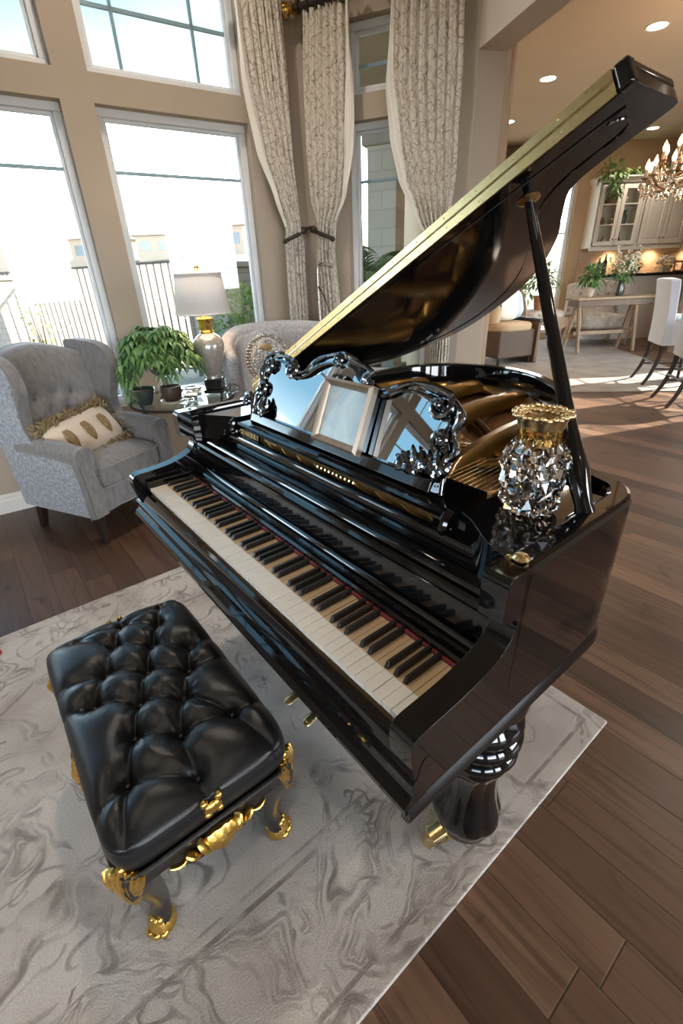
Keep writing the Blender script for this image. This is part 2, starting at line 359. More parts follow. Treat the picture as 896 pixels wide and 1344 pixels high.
def rug_mat():
    m, nt = newmat('floral_rug'); t = NT(nt)
    out = t.n('ShaderNodeOutputMaterial'); b = t.n('ShaderNodeBsdfPrincipled'); t.l(b.outputs[0], out.inputs[0])
    tc = t.n('ShaderNodeTexCoord'); sp = t.n('ShaderNodeSeparateXYZ'); t.l(tc.outputs['Object'], sp.inputs[0])
    # warp
    w = t.n('ShaderNodeTexNoise'); w.inputs['Scale'].default_value = 2.3; w.inputs['Detail'].default_value = 3
    t.l(tc.outputs['Object'], w.inputs['Vector'])
    vm = t.n('ShaderNodeVectorMath', operation='MULTIPLY_ADD'); t.l(w.outputs['Color'], vm.inputs[0]); vm.inputs[1].default_value = (.5,.5,0)
    t.l(tc.outputs['Object'], vm.inputs[2])
    wv = t.n('ShaderNodeTexNoise'); wv.inputs['Scale'].default_value = 5; wv.inputs['Detail'].default_value = 2; t.l(tc.outputs['Object'], wv.inputs['Vector'])
    vm2 = t.n('ShaderNodeVectorMath', operation='MULTIPLY_ADD'); t.l(wv.outputs['Color'], vm2.inputs[0]); vm2.inputs[1].default_value = (.16,.16,0); t.l(vm.outputs[0], vm2.inputs[2])
    def cells(scale, rnd):
        a = t.n('ShaderNodeTexVoronoi', feature='DISTANCE_TO_EDGE'); b_ = t.n('ShaderNodeTexVoronoi', feature='F1')
        for q in (a, b_): q.inputs['Scale'].default_value = scale; q.inputs['Randomness'].default_value = rnd; t.l(vm2.outputs[0], q.inputs['Vector'])
        return a.outputs['Distance'], b_.outputs['Distance'], b_.outputs['Color']
    def line(d, pos, w0): return t.ramp(t.math('ABSOLUTE', t.math('SUBTRACT', d, pos)), [(w0*.45, 1), (w0, 0)])
    def flowers(scale, rnd, k):
        q = t.n('ShaderNodeTexVoronoi', feature='F1'); q.inputs['Scale'].default_value = scale; q.inputs['Randomness'].default_value = rnd; t.l(vm2.outputs[0], q.inputs['Vector'])
        df = t.n('ShaderNodeVectorMath', operation='SUBTRACT'); t.l(vm2.outputs[0], df.inputs[0]); t.l(q.outputs['Position'], df.inputs[1])
        s3 = t.n('ShaderNodeSeparateXYZ'); t.l(df.outputs[0], s3.inputs[0])
        ang = t.math('ARCTAN2', s3.outputs[1], s3.outputs[0]); d = t.math('SQRT', t.math('ADD', t.math('MULTIPLY', s3.outputs[0], s3.outputs[0]), t.math('MULTIPLY', s3.outputs[1], s3.outputs[1])))
        pk = t.n('ShaderNodeSeparateColor'); t.l(q.outputs['Color'], pk.inputs[0])
        ph = t.math('MULTIPLY', pk.outputs[2], 6.28)
        pet = t.math('MULTIPLY', d, t.math('MULTIPLY_ADD', t.math('COSINE', t.math('MULTIPLY_ADD', ang, k, ph)), .20, 1.0))
        fl = None
        for r0, w0 in ((.045,.010),(.085,.010),(.14,.012)):
            ln = t.ramp(t.math('ABSOLUTE', t.math('SUBTRACT', pet, r0*2.6/scale)), [(w0*.35, 1), (w0*.9, 0)]); fl = ln if fl is None else t.math('MAXIMUM', fl, ln)
        sp_ = t.math('FRACT', t.math('ADD', t.math('DIVIDE', t.math('ADD', ang, ph), 6.2832), t.math('MULTIPLY', d, 3.6*scale)))
        scr = t.math('MULTIPLY', t.ramp(t.math('ABSOLUTE', t.math('SUBTRACT', sp_, .5)), [(.05, 1), (.13, 0)]), t.ramp(d, [(.42/scale, 1), (.5/scale, 0)]))
        sel = t.math('GREATER_THAN', pk.outputs[0], .45)
        return t.math('ADD', t.math('MULTIPLY', fl, sel), t.math('MULTIPLY', scr, t.math('SUBTRACT', 1, sel)))
    e1, f1, c1 = cells(2.3, .9); e2, f2, c2 = cells(5.2, .85)
    flw = flowers(2.6, .85, 5.0); flw2 = flowers(5.5, .9, 4.0)
    pick = t.n('ShaderNodeSeparateColor'); t.l(c1, pick.inputs[0])
    on1 = t.math('GREATER_THAN', pick.outputs[0], .35); on2 = t.math('GREATER_THAN', pick.outputs[1], .5)
    vines = t.math('MULTIPLY', line(e1, .02, .016), .6)
    fine = t.math('MULTIPLY', flw2, .75)
    ros = flw
    wear = t.n('ShaderNodeTexNoise'); wear.inputs['Scale'].default_value = 13; wear.inputs['Detail'].default_value = 7; t.l(tc.outputs['Object'], wear.inputs['Vector'])
    worn = t.ramp(wear.outputs['Fac'], [(.36, .08), (.60, 1)])
    n2 = wear
    gate = t.ramp(w.outputs['Fac'], [(.40, 0), (.52, 1)])
    # border bands: distance to the long right edge and to the others
    hx, hy = .9475, 1.42
    ax = t.math('SUBTRACT', hx, t.math('ABSOLUTE', sp.outputs[0])); ay = t.math('SUBTRACT', hy, t.math('ABSOLUTE', sp.outputs[1]))
    ed = t.math('MINIMUM', ax, ay)
    def band(p, wdt): return t.ramp(t.math('ABSOLUTE', t.math('SUBTRACT', ed, p)), [(wdt*.5, 1), (wdt, 0)])
    lines = t.math('MAXIMUM', band(.055, .007), t.math('MAXIMUM', band(.315, .008), band(.345, .005)))
    inborder = t.ramp(ed, [(.315, 1), (.318, 0)])
    ornament = t.math('MAXIMUM', t.math('MAXIMUM', vines, ros), t.math('MULTIPLY', fine, gate))
    ornb = t.math('MULTIPLY', t.math('MAXIMUM', t.math('MAXIMUM', fine, ros), t.math('MULTIPLY', vines, .8)), inborder)
    orn = t.math('MAXIMUM', ornament, ornb)
    fac = t.math('MULTIPLY', t.math('MAXIMUM', orn, lines), worn)
    fac = t.math('MULTIPLY', fac, .70)
    cloud = t.n('ShaderNodeTexNoise'); cloud.inputs['Scale'].default_value = 3; cloud.inputs['Detail'].default_value = 6; t.l(tc.outputs['Object'], cloud.inputs['Vector'])
    ground = t.ramp(cloud.outputs['Fac'], [(.32, srgb(178,168,159)), (.5, srgb(206,198,190)), (.7, srgb(216,209,202))])
    col = t.mix(fac, ground, srgb(110,98,92))
    pile = t.n('ShaderNodeTexNoise'); pile.inputs['Scale'].default_value = 260; t.l(tc.outputs['Object'], pile.inputs['Vector'])
    pc = t.ramp(pile.outputs['Fac'], [(.3, .82), (.7, 1.06)])
    mm = t.n('ShaderNodeMix', data_type='RGBA', blend_type='MULTIPLY'); mm.inputs[0].default_value = 1; t.l(col, mm.inputs[6]); t.l(pc, mm.inputs[7])
    t.l(mm.outputs[2], b.inputs['Base Color']); b.inputs['Roughness'].default_value = .95; b.inputs['Sheen Weight'].default_value = .3; b.inputs['Specular IOR Level'].default_value = .15
    bp = t.n('ShaderNodeBump'); bp.inputs['Strength'].default_value = .35; bp.inputs['Distance'].default_value = .006
    t.l(t.math('MULTIPLY_ADD', fac, -.8, pile.outputs['Fac']), bp.inputs['Height']); t.l(bp.outputs[0], b.inputs['Normal'])
    return m
M['rug'] = rug_mat()

def curtain_mat(name, ca, cb, line, sc=1.0):
    m, nt = newmat(name); t = NT(nt)
    out = t.n('ShaderNodeOutputMaterial'); b = t.n('ShaderNodeBsdfPrincipled')
    tr = t.n('ShaderNodeBsdfTranslucent'); mx = t.n('ShaderNodeMixShader'); mx.inputs[0].default_value = .35
    t.l(b.outputs[0], mx.inputs[1]); t.l(tr.outputs[0], mx.inputs[2]); t.l(mx.outputs[0], out.inputs[0])
    uv = t.n('ShaderNodeUVMap'); mp = t.n('ShaderNodeMapping'); mp.inputs['Scale'].default_value = (sc, sc, 1)
    t.l(uv.outputs[0], mp.inputs[0])
    nz = t.n('ShaderNodeTexNoise'); nz.inputs['Scale'].default_value = 9; nz.inputs['Detail'].default_value = 2; t.l(mp.outputs[0], nz.inputs['Vector'])
    vm = t.n('ShaderNodeVectorMath', operation='MULTIPLY_ADD'); t.l(nz.outputs['Color'], vm.inputs[0]); vm.inputs[1].default_value = (.09,.09,0); t.l(mp.outputs[0], vm.inputs[2])
    sp = t.n('ShaderNodeSeparateXYZ'); t.l(vm.outputs[0], sp.inputs[0])
    def vine(fx, fy, amp, ph):
        s = t.math('SINE', t.math('MULTIPLY_ADD', sp.outputs[1], fy, ph))
        d = t.math('FRACT', t.math('MULTIPLY_ADD', sp.outputs[0], fx, t.math('MULTIPLY', s, amp)))
        return t.ramp(t.math('ABSOLUTE', t.math('SUBTRACT', d, .5)), [(.03, 1), (.075, 0)])
    v1 = vine(7, 44, .42, 0); v2 = vine(7, 44, -.42, 1.2); v4 = vine(5, 31, .6, 2.4)
    vo = t.n('ShaderNodeTexVoronoi', feature='DISTANCE_TO_EDGE'); vo.inputs['Scale'].default_value = 9; t.l(vm.outputs[0], vo.inputs['Vector'])
    v3 = t.math('MULTIPLY', t.ramp(vo.outputs['Distance'], [(.010, 1), (.030, 0)]), .45)
    f = t.math('MAXIMUM', t.math('MAXIMUM', v1, v2), t.math('MAXIMUM', v3, t.math('MULTIPLY', v4, .7)))
    w = t.n('ShaderNodeTexNoise'); w.inputs['Scale'].default_value = 14; t.l(mp.outputs[0], w.inputs['Vector'])
    f = t.math('MULTIPLY', f, t.ramp(w.outputs['Fac'], [(.35, .35), (.6, 1)]))
    gr = t.ramp(nz.outputs['Fac'], [(.3, ca), (.7, cb)])
    col = t.mix(f, gr, line)
    t.l(col, b.inputs['Base Color']); t.l(col, tr.inputs['Color'])
    b.inputs['Roughness'].default_value = .85; b.inputs['Sheen Weight'].default_value = .2
    bp = t.n('ShaderNodeBump'); bp.inputs['Strength'].default_value = .3; bp.inputs['Distance'].default_value = .004; t.l(f, bp.inputs['Height']); t.l(bp.outputs[0], b.inputs['Normal'])
    return m
M['curtain'] = curtain_mat('scroll_curtain', (.88,.83,.74), (.91,.87,.79), (.46,.37,.28), 1.0)
M['valance'] = curtain_mat('brown_valance', (.30,.22,.15), (.24,.17,.11), (.10,.07,.05), 1.3)

def spot_fabric(name, base, c1, c2, scale):
    m, nt = newmat(name); t = NT(nt)
    out = t.n('ShaderNodeOutputMaterial'); b = t.n('ShaderNodeBsdfPrincipled'); t.l(b.outputs[0], out.inputs[0])
    tc = t.n('ShaderNodeTexCoord')
    vo = t.n('ShaderNodeTexVoronoi'); vo.inputs['Scale'].default_value = scale; t.l(tc.outputs['Object'], vo.inputs['Vector'])
    nz = t.n('ShaderNodeTexNoise'); nz.inputs['Scale'].default_value = scale*1.4; nz.inputs['Detail'].default_value = 5; t.l(tc.outputs['Object'], nz.inputs['Vector'])
    a = t.mix(t.ramp(vo.outputs['Distance'], [(.2, 1), (.4, 0)]), base, c1)
    col = t.mix(t.ramp(nz.outputs['Fac'], [(.52, 0), (.6, 1)]), a, c2)
    t.l(col, b.inputs['Base Color']); b.inputs['Roughness'].default_value = .9
    return m
M['floral'] = spot_fabric('floral_upholstery', (.52,.44,.36), (.30,.24,.21), (.62,.56,.50), 9)

def brickish(name, c1, c2, mortar, scale, rough=.7, w=.5, h=.25):
    m, nt = newmat(name); t = NT(nt)
    out = t.n('ShaderNodeOutputMaterial'); b = t.n('ShaderNodeBsdfPrincipled'); t.l(b.outputs[0], out.inputs[0])
    tc = t.n('ShaderNodeTexCoord'); mp = t.n('ShaderNodeMapping'); mp.inputs['Rotation'].default_value = (R(90),0,0)
    t.l(tc.outputs['Object'], mp.inputs[0])
    br = t.n('ShaderNodeTexBrick'); br.inputs['Scale'].default_value = scale; br.inputs['Color1'].default_value = (*c1,1); br.inputs['Color2'].default_value = (*c2,1); br.inputs['Mortar'].default_value = (*mortar,1)
    br.inputs['Brick Width'].default_value = w; br.inputs['Row Height'].default_value = h; br.inputs['Mortar Size'].default_value = .015
    t.l(mp.outputs[0], br.inputs['Vector']); t.l(br.outputs['Color'], b.inputs['Base Color']); b.inputs['Roughness'].default_value = rough
    return m
M['backsplash'] = brickish('tile_backsplash', (.52,.38,.27), (.48,.34,.24), (.40,.29,.2), 4, .35)
M['block'] = brickish('stone_block', (.40,.34,.29), (.33,.28,.25), (.25,.21,.19), 2.2, .9)
M['pillar_stone'] = brickish('pillar_stone', (.62,.55,.47), (.55,.48,.41), (.50,.44,.38), 1.4, .9)

def picture_mat():
    m, nt = newmat('pale_print'); t = NT(nt)
    out = t.n('ShaderNodeOutputMaterial'); b = t.n('ShaderNodeBsdfPrincipled'); t.l(b.outputs[0], out.inputs[0])
    tc = t.n('ShaderNodeTexCoord')
    nz = t.n('ShaderNodeTexNoise'); nz.inputs['Scale'].default_value = 9; nz.inputs['Detail'].default_value = 5; nz.inputs['Distortion'].default_value = 1.5; t.l(tc.outputs['Object'], nz.inputs['Vector'])
    col = t.ramp(nz.outputs['Fac'], [(.3, (.62,.72,.84)), (.5, (.80,.86,.92)), (.62, (.92,.94,.96)), (.75, (.66,.70,.78))])
    t.l(col, b.inputs['Base Color']); b.inputs['Roughness'].default_value = .4; b.inputs['Coat Weight'].default_value = .6
    return m
M['picture'] = picture_mat()
SKY, SUN, EXPO = 6.0, 8.0, 1.58
# ------------------------------------------------------------------ room shell
B0 = Vector((-2.241, 2.894, 0)); A1 = R(33)           # foot of the window wall, direction
K0 = Vector((-.178, 4.234, 0)); A2 = R(-24)           # bay corner, second wall
J0 = Vector((.947, 3.733, 0)); A3 = R(-77)            # jamb of the opening to the kitchen side
T = .17                                               # wall thickness
def on_wall(o, org, ang): o.location = org; o.rotation_euler = (0,0,ang); return o
def wall(name, org, ang, s0, s1, z0, z1, th, mat, openings=()):
    xs = sorted({s0, s1, *[o[0] for o in openings], *[o[1] for o in openings]})
    zs = sorted({z0, z1, *[o[2] for o in openings], *[o[3] for o in openings]})
    def solid(i, j):
        if i < 0 or j < 0 or i >= len(xs)-1 or j >= len(zs)-1: return False
        x, z = (xs[i]+xs[i+1])/2, (zs[j]+zs[j+1])/2
        return not any(o[0] < x < o[1] and o[2] < z < o[3] for o in openings)
    mb = MB(); vc = {}
    def V(x, y, z):
        k = (round(x,4), round(y,4), round(z,4))
        if k not in vc: vc[k] = mb.bm.verts.new(k)
        return vc[k]
    for i in range(len(xs)-1):
        for j in range(len(zs)-1):
            if not solid(i, j): continue
            a, b, c, d = xs[i], xs[i+1], zs[j], zs[j+1]
            mb._face([V(a,0,c), V(b,0,c), V(b,0,d), V(a,0,d)]); mb._face([V(b,th,c), V(a,th,c), V(a,th,d), V(b,th,d)])
            if not solid(i-1, j): mb._face([V(a,th,c), V(a,0,c), V(a,0,d), V(a,th,d)])
            if not solid(i+1, j): mb._face([V(b,0,c), V(b,th,c), V(b,th,d), V(b,0,d)])
            if not solid(i, j-1): mb._face([V(a,th,c), V(b,th,c), V(b,0,c), V(a,0,c)])
            if not solid(i, j+1): mb._face([V(a,0,d), V(b,0,d), V(b,th,d), V(a,th,d)])
    o = mb.build(name, mat, smooth=0)
    return struct(on_wall(o, org, ang))
LOW, MID1, MID2, TOP = .58, 2.31, 2.45, 3.35
W1 = [(1.08, 2.045), (-.1, .90), (-1.28, -.28), (-2.46, -1.46), (-3.64, -2.64)]
op1 = []
for a, b in W1: op1 += [(a, b, LOW, MID1), (a, b, MID2, TOP)]
wall('wall_left', B0, A1, -4.0, 2.46+.09, -.02, 4.2, T, M['wall'], op1)
wall('wall_back', K0, A2, -.09, 1.231, -.02, 4.2, T, M['wall'], [(.36, .98, LOW, MID1), (.36, .98, MID2, 2.83)])
# pier at the end of the bay wall, header over the wide opening
mb = MB(); d2 = Vector((cos(A2), sin(A2), 0)); n2 = Vector((-d2.y, d2.x, 0)); d3 = Vector((cos(A3), sin(A3), 0)); n3 = Vector((-d3.y, d3.x, 0))
pj = [J0-d2*.10+n2*.03, J0, J0+n3*.193, J0+n3*.193+n2*.5, J0-d2*.10+n2*.5]
mb.prism(pj, lambda p, h: (p.x, p.y, h), -.02, 4.2); o = struct(mb.build('column_bay', M['wall'], smooth=0))
wall('wall_header', J0, A3, 0, 8.3, 2.55, 4.2, .19, M['ceiling'], [(.62, .95, 2.72, 3.02)])
# return air grille in the header
g = on_wall(empty('grille_header'), J0, A3); g['kind'] = 'structure'
mb = MB()
for a, b, c, d in ((.62,.95,2.72,2.75),(.62,.95,2.99,3.02),(.62,.65,2.75,2.99),(.92,.95,2.75,2.99)): mb.box(a,b,.01,.04,c,d)
for k in range(7): mb.box(.65,.92,.02,.05,2.765+k*.033,2.78+k*.033)
mb.build('grille', M['vinyl'], g, smooth=0)
P0 = Vector((1.25, 3.95, 0))
W0 = B0-Vector((cos(A1), sin(A1), 0))*4
wall('wall_front_left', W0, A1-R(90), 0, 6.2, -.02, 4.2, -T, M['wall'])     # closes the room behind the camera
wall('wall_front', Vector((-2.3,-4.5,0)), 0, -.2, 8.0, -.02, 4.2, -T, M['wall'], [(.6,2.4,.5,2.4),(3.2,5.0,.5,2.4),(5.6,7.4,.1,2.4)])
wall('wall_right', Vector((5.6,-4.5,0)), R(90), 0, 12.5, -.02, 3.4, -T, M['wall'], [(9.4,10.75,.06,2.45),(10.85,12.2,.06,2.45),(2.2,4.2,.6,2.4)])
wall('wall_return', Vector((5.6,8.0,0)), 0, 0, 3.6, -.02, 3.4, -T, M['wall_kitchen'])
wall('wall_kitchen', Vector((1.2,10.2,0)), 0, 0, 8.0, -.02, 3.4, T, M['wall_kitchen'], [(1.25,2.27,.10,2.78),(2.37,3.42,.10,2.78)])
wall('wall_kitchen_side', Vector((9.2,8.0,0)), R(90), 0, 2.2, -.02, 3.4, -T, M['wall_kitchen'])
wall('wall_nook', Vector((1.25,10.2,0)), R(-90), 0, 6.2, -.02, 3.4, -T, M['wall_kitchen'])

fl = [W0, B0+Vector((cos(A1), sin(A1), 0))*2.5, J0, P0, Vector((1.2,10.25,0)), Vector((9.25,10.25,0)), Vector((9.25,7.9,0)), Vector((5.65,7.9,0)), Vector((5.65,-4.55,0)), Vector((-2.3,-4.55,0))]
mb = MB(); mb.prism(fl, lambda p, h: (p.x, p.y, h), -.12, 0); struct(mb.build('floor', M['floor'], smooth=0))
hd = J0+d3*8.4
mb = MB(); mb.prism([W0, B0+Vector((cos(A1), sin(A1), 0))*2.5, J0, hd, Vector((-2.3,-4.55,0))], lambda p, h: (p.x, p.y, h), 4.2, 4.3); struct(mb.build('ceiling', M['ceiling'], smooth=0))
mb = MB(); mb.prism([J0+n3*.1, P0-Vector((.06,0,0)), Vector((1.2,10.3,0)), Vector((9.3,10.3,0)), Vector((9.3,7.9,0)), Vector((5.7,7.9,0)), Vector((5.7,-4.6,0)), hd+n3*.1], lambda p, h: (p.x, p.y, h), 3.3, 3.4); struct(mb.build('ceiling_kitchen', M['ceiling'], smooth=0))

# baseboards
def baseboard(name, org, ang, s0, s1):
    mb = MB(); prof = [(0,0),(-.018,0),(-.018,.085),(-.012,.10),(-.012,.112),(-.006,.125),(0,.13)]
    mb.prism(prof, lambda p, h: (h, p[0], p[1]), s0, s1)
    struct(on_wall(mb.build(name, M['trim'], smooth=0), org, ang))
baseboard('baseboard_left', B0, A1, -4, 2.44); baseboard('baseboard_back', K0, A2, .02, 1.12)
baseboard('baseboard_kitchen', Vector((1.2,10.2,0)), 0, 3.45, 3.7)

# windows
NWIN = [0]
def window(org, ang, a, b, z0, z1, bars_h=(), bars_v=(), depth=.085, sill=False):
    NWIN[0] += 1
    w = on_wall(empty('window_%d' % NWIN[0]), org, ang); w['kind'] = 'structure'
    f = .042; mb = MB()
    for q in ((a,b,z1-f,z1),(a,b,z0,z0+f),(a,a+f,z0+f,z1-f),(b-f,b,z0+f,z1-f)): mb.box(q[0],q[1],depth-.02,depth+.05,q[2],q[3])
    for q in ((a+f,b-f,z1-f-.018,z1-f),(a+f,b-f,z0+f,z0+f+.018),(a+f,a+f+.018,z0+f,z1-f),(b-f-.018,b-f,z0+f,z1-f)): mb.box(q[0],q[1],depth+.005,depth+.04,q[2],q[3])
    mb.build('window_frame', M['vinyl'], w, smooth=0, bevel=.004)
    for z in bars_h:
        mb = MB(); mb.box(a+f,b-f,depth+.012,depth+.032,z-.009,z+.009); mb.build('muntin', M['muntin'], w, smooth=0)
    for x in bars_v:
        mb = MB(); mb.box(x-.009,x+.009,depth+.012,depth+.032,z0+f,z1-f); mb.build('muntin', M['muntin'], w, smooth=0)
    mb = MB(); mb.box(a+f*.8,b-f*.8,depth+.019,depth+.024,z0+f*.8,z1-f*.8); mb.build('pane', M['pane'], w, smooth=0)
    if sill:
        mb = MB(); mb.box(a-.03,b+.03,-.03,depth,z0-.03,z0); mb.build('window_sill', M['trim'], w, smooth=0, bevel=.005)
    return w
for a, b in W1:
    window(B0, A1, a, b, LOW, MID1, bars_h=(2.0,))
    window(B0, A1, a, b, MID2, TOP, bars_h=(2.775,), bars_v=(a+.22, b-.27))
window(K0, A2, .36, .98, LOW, MID1, bars_h=(1.975,))
window(K0, A2, .36, .98, MID2, 2.83, bars_h=(2.615,))
for a, b in ((1.25,2.27),(2.37,3.42)): window(Vector((1.2,10.2,0)), 0, a, b, .10, 2.78, bars_h=(.95,1.9))
for a, b in ((9.4,10.75),(10.85,12.2)): window(Vector((5.6,-4.5,0)), R(90), a, b, .06, 2.45, bars_h=(.85,1.6), bars_v=((a+b)/2,), depth=-.15)

# ------------------------------------------------------------------ outside
def terrain_z(x, y):
    d = max(0, (y+.25*x) - 13)
    z = -.15 + .085*d + .8*noise.noise(Vector((x*.03, y*.03, 0)))*min(1, d/20)
    return z - max(0, d-110)*.06
mb = MB()
def tf(u, v):
    x = -170+300*u; y = -40+240*v**1.6
    return (x, y, terrain_z(x, y))
mb.grid(tf, 70, 70); struct(mb.build('ground_outside', M['desert'], smooth=180))
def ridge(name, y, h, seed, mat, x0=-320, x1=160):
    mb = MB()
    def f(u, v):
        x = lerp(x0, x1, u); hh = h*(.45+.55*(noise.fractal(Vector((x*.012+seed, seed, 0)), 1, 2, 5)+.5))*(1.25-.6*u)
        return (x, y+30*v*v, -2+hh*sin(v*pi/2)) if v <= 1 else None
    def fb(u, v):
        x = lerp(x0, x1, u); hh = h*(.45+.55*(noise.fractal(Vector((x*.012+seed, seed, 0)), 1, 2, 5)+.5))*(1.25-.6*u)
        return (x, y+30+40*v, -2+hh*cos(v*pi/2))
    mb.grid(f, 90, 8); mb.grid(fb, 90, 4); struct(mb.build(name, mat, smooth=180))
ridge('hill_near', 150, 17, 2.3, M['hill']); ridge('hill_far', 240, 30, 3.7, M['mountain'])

def house(x, y, z, w, d, h, rz, lab):
    t = thing('house', lab, 'house', (x, y, z), rz, 'houses on the hillside')
    mb = MB(); mb.box(-w/2,w/2,-d/2,d/2,-2.5,h); mb.build('house_wall', M['stucco'], t, smooth=0)
    mb = MB(); e = .5
    lo = [(-w/2-e,-d/2-e,h),(w/2+e,-d/2-e,h),(w/2+e,d/2+e,h),(-w/2-e,d/2+e,h)]; r = min(w, d)*.5
    v = [mb.bm.verts.new(p) for p in lo]+[mb.bm.verts.new((-w/2+r*.9,0,h+r*.42)), mb.bm.verts.new((w/2-r*.9,0,h+r*.42))]
    for f in ((0,1,5,4),(1,2,5),(2,3,4,5),(3,0,4),(3,2,1,0)): mb._face([v[i] for i in f])
    mb.build('roof', M['roof'], t, smooth=0)
    for k in range(3):
        xx = -w/2+w*(k+.5)/3; mb = MB(); mb.box(xx-.55,xx+.55,-d/2-.06,-d/2+.02,h*.35,h*.75); mb.build('far_window', M['dark_glass'], t, smooth=0)
hs = [(-36,60,8,6,2.6,'tan house at the far left of the left window, low on the slope'),(-27,62,7,6,2.4,'low tan house seen over the left window fence, second from the left'),
      (-42,86,9,7,2.8,'pale house high on the hillside in the left window'),(-21,78,7,6,2.6,'far pale house on the slope beside the window mullion'),
      (-18,60,6,5,2.2,'small tan house left of the lamp in the tall window'),(-16.5,90,9,6,2.8,'pale house high on the slope above the lamp'),
      (-10.5,57,6,5,2.4,'tan house right above the lamp shade in the tall window'),(-7,92,8,6,2.8,'far pale house at the right of the tall window')]
for x, y, w, d, h, lab in hs: house(x, y, terrain_z(x, y)-.1, w, d, h, R(random.uniform(-25,25)), lab)

# yard fence and piers
F0, F1 = Vector((-7.1,11.2,0)), Vector((-2.3,8.35,0)); fd = (F1-F0); FL = fd.length; fang = math.atan2(fd.y, fd.x)
fence = thing('yard_fence', 'dark iron picket fence across the yard outside the windows', 'fence', (F0.x, F0.y, -.15), fang)
mb = MB(); mb.box(0,FL,-.02,.02,1.78,1.815); mb.build('top_rail', M['fence'], fence, smooth=0)
mb = MB(); mb.box(0,FL,-.015,.015,.10,.13); mb.build('bottom_rail', M['fence'], fence, smooth=0)
for k in range(32):
    x = .08+k*(FL-.16)/31; mb = MB(); mb.box(x-.009,x+.009,-.009,.009,.05,1.79); mb.build('picket', M['fence'], fence, smooth=0)
def pier(loc, w, h, lab, rz):
    t = thing('stone_pier', lab, 'pillar', loc, rz, None)
    mb = MB(); mb.box(-w/2,w/2,-w/2,w/2,0,h-.08); mb.build('pier_body', M['block'], t, smooth=0, bevel=.01)
    mb = MB(); mb.box(-w/2-.04,w/2+.04,-w/2-.04,w/2+.04,h-.08,h); mb.build('pier_cap', M['stone'], t, smooth=0, bevel=.015)
pier((-6.7,10.45,-.15), .75, 1.72, 'stone block pillar at the left end of the yard fence', fang)
pier((-1.75,8.2,-.15), .75, 1.75, 'pale stone block pillar at the right end of the yard fence', fang)
gp = thing('gate_post', 'dark narrow post beside the pale stone pillar', 'post', (-2.36,8.40,-.15), fang)
mb = MB(); mb.box(-.05,.05,-.05,.05,0,1.85); mb.build('post', M['brown_wood'], gp, smooth=0, bevel=.01)
mb = MB(); mb.box(-.065,.065,-.065,.065,1.85,1.89); mb.build('post_cap', M['fence'], gp, smooth=0, bevel=.008)
gt = thing('yard_gate', 'brown board gate beyond the stone pillar in the tall window', 'gate', (-.75,8.9,-.15), R(-10))
for k in range(5): 
    mb = MB(); mb.box(-.3+k*.12,-.19+k*.12,-.02,.02,.1,1.75); mb.build('board', M['brown_wood'], gt, smooth=0)
mb = MB(); mb.box(-.33,.33,-.03,.0,1.45,1.53); mb.box(-.33,.33,-.03,0,.3,.38); mb.build('gate_rail', M['fence'], gt, smooth=0)

# patio cover outside the bay wall
mb = MB()
pts = [(-.37,4.53),(1.06,3.98),(1.06,7.2),(.2,7.4),(-.5,6.0)]
mb.prism(pts, lambda p, h: (p[0], p[1], h), 3.0, 3.15); struct(mb.build('ceiling_patio', M['stucco'], smooth=0))
mb = MB(); mb.prism([(-.52,6.0),(.18,7.42),(.44,7.30),(-.24,5.92)], lambda p, h: (p[0], p[1], h), 2.74, 3.0); struct(mb.build('beam_patio', M['stucco'], smooth=0))
for lab, x, y in (('stone clad patio pillar seen through the narrow window', .66, 6.25),('far stone clad patio pillar beyond the narrow window', 3.0, 5.6)):
    if x > 2: continue
    t = thing('patio_pillar', lab, 'pillar', (x, y, -.15), A2)
    mb = MB(); mb.box(-.17,.17,-.17,.17,0,2.9); mb.build('pillar_shaft', M['pillar_stone'], t, smooth=0, bevel=.01)
    mb = MB(); mb.box(-.23,.23,-.23,.23,0,.45); mb.build('pillar_base', M['stone'], t, smooth=0, bevel=.02)
    mb = MB(); mb.box(-.22,.22,-.22,.22,2.72,2.86); mb.build('pillar_capital', M['stone'], t, smooth=0, bevel=.02)

def leaf_quad(mb, p, d, up, L, W, droop=.3, mi=0):
    """a pointed, folded, drooping leaf: 2 x 3 quads"""
    d = d.normalized(); s = d.cross(up)
    if s.length < 1e-4: s = Vector((1,0,0))
    s.normalize(); nrm = s.cross(d)
    rows = []
    for k, wd in ((0,.08),(.3,.9),(.62,.8),(1,.02)):
        q = p + d*L*k - Vector((0,0,1))*droop*L*k*k
        rows.append([mb.bm.verts.new(q - s*W*.5*wd + nrm*W*.12*wd), mb.bm.verts.new(q), mb.bm.verts.new(q + s*W*.5*wd + nrm*W*.12*wd)])
    for a, b in zip(rows, rows[1:]):
        for i in range(2): mb._face([a[i], a[i+1], b[i+1], b[i]], mi)
def rdir(zmin=-1):
    while True:
        d = Vector((random.uniform(-1,1), random.uniform(-1,1), random.uniform(zmin,1)))
        if .05 < d.length < 1: return d.normalized()
def bush(loc, rx, ry, rz, n, mat, lab, name='shrub', L=.11, W=.05, group=None):
    t = thing(name, lab, 'shrub', loc, 0, group)
    mb = MB()
    for k in range(5):
        a = k*1.3; mb.tube([(0,0,0),(cos(a)*rx*.3,sin(a)*ry*.3,rz*.6),(cos(a)*rx*.6,sin(a)*ry*.6,rz*1.3)], [.02,.012,.006], 5)
    mb.build('stem', M['brown_wood'], t)
    mb = MB()
    for i in range(n):
        d = rdir(-.5); rr = random.uniform(.55, 1)**.6
        p = Vector((d.x*rx*rr, d.y*ry*rr, rz+d.z*rz*rr)); leaf_quad(mb, p, (d+rdir()*.8), Vector((0,0,1)), L*random.uniform(.7,1.3), W, .2)
    mb.build('foliage', mat, t, smooth=0)
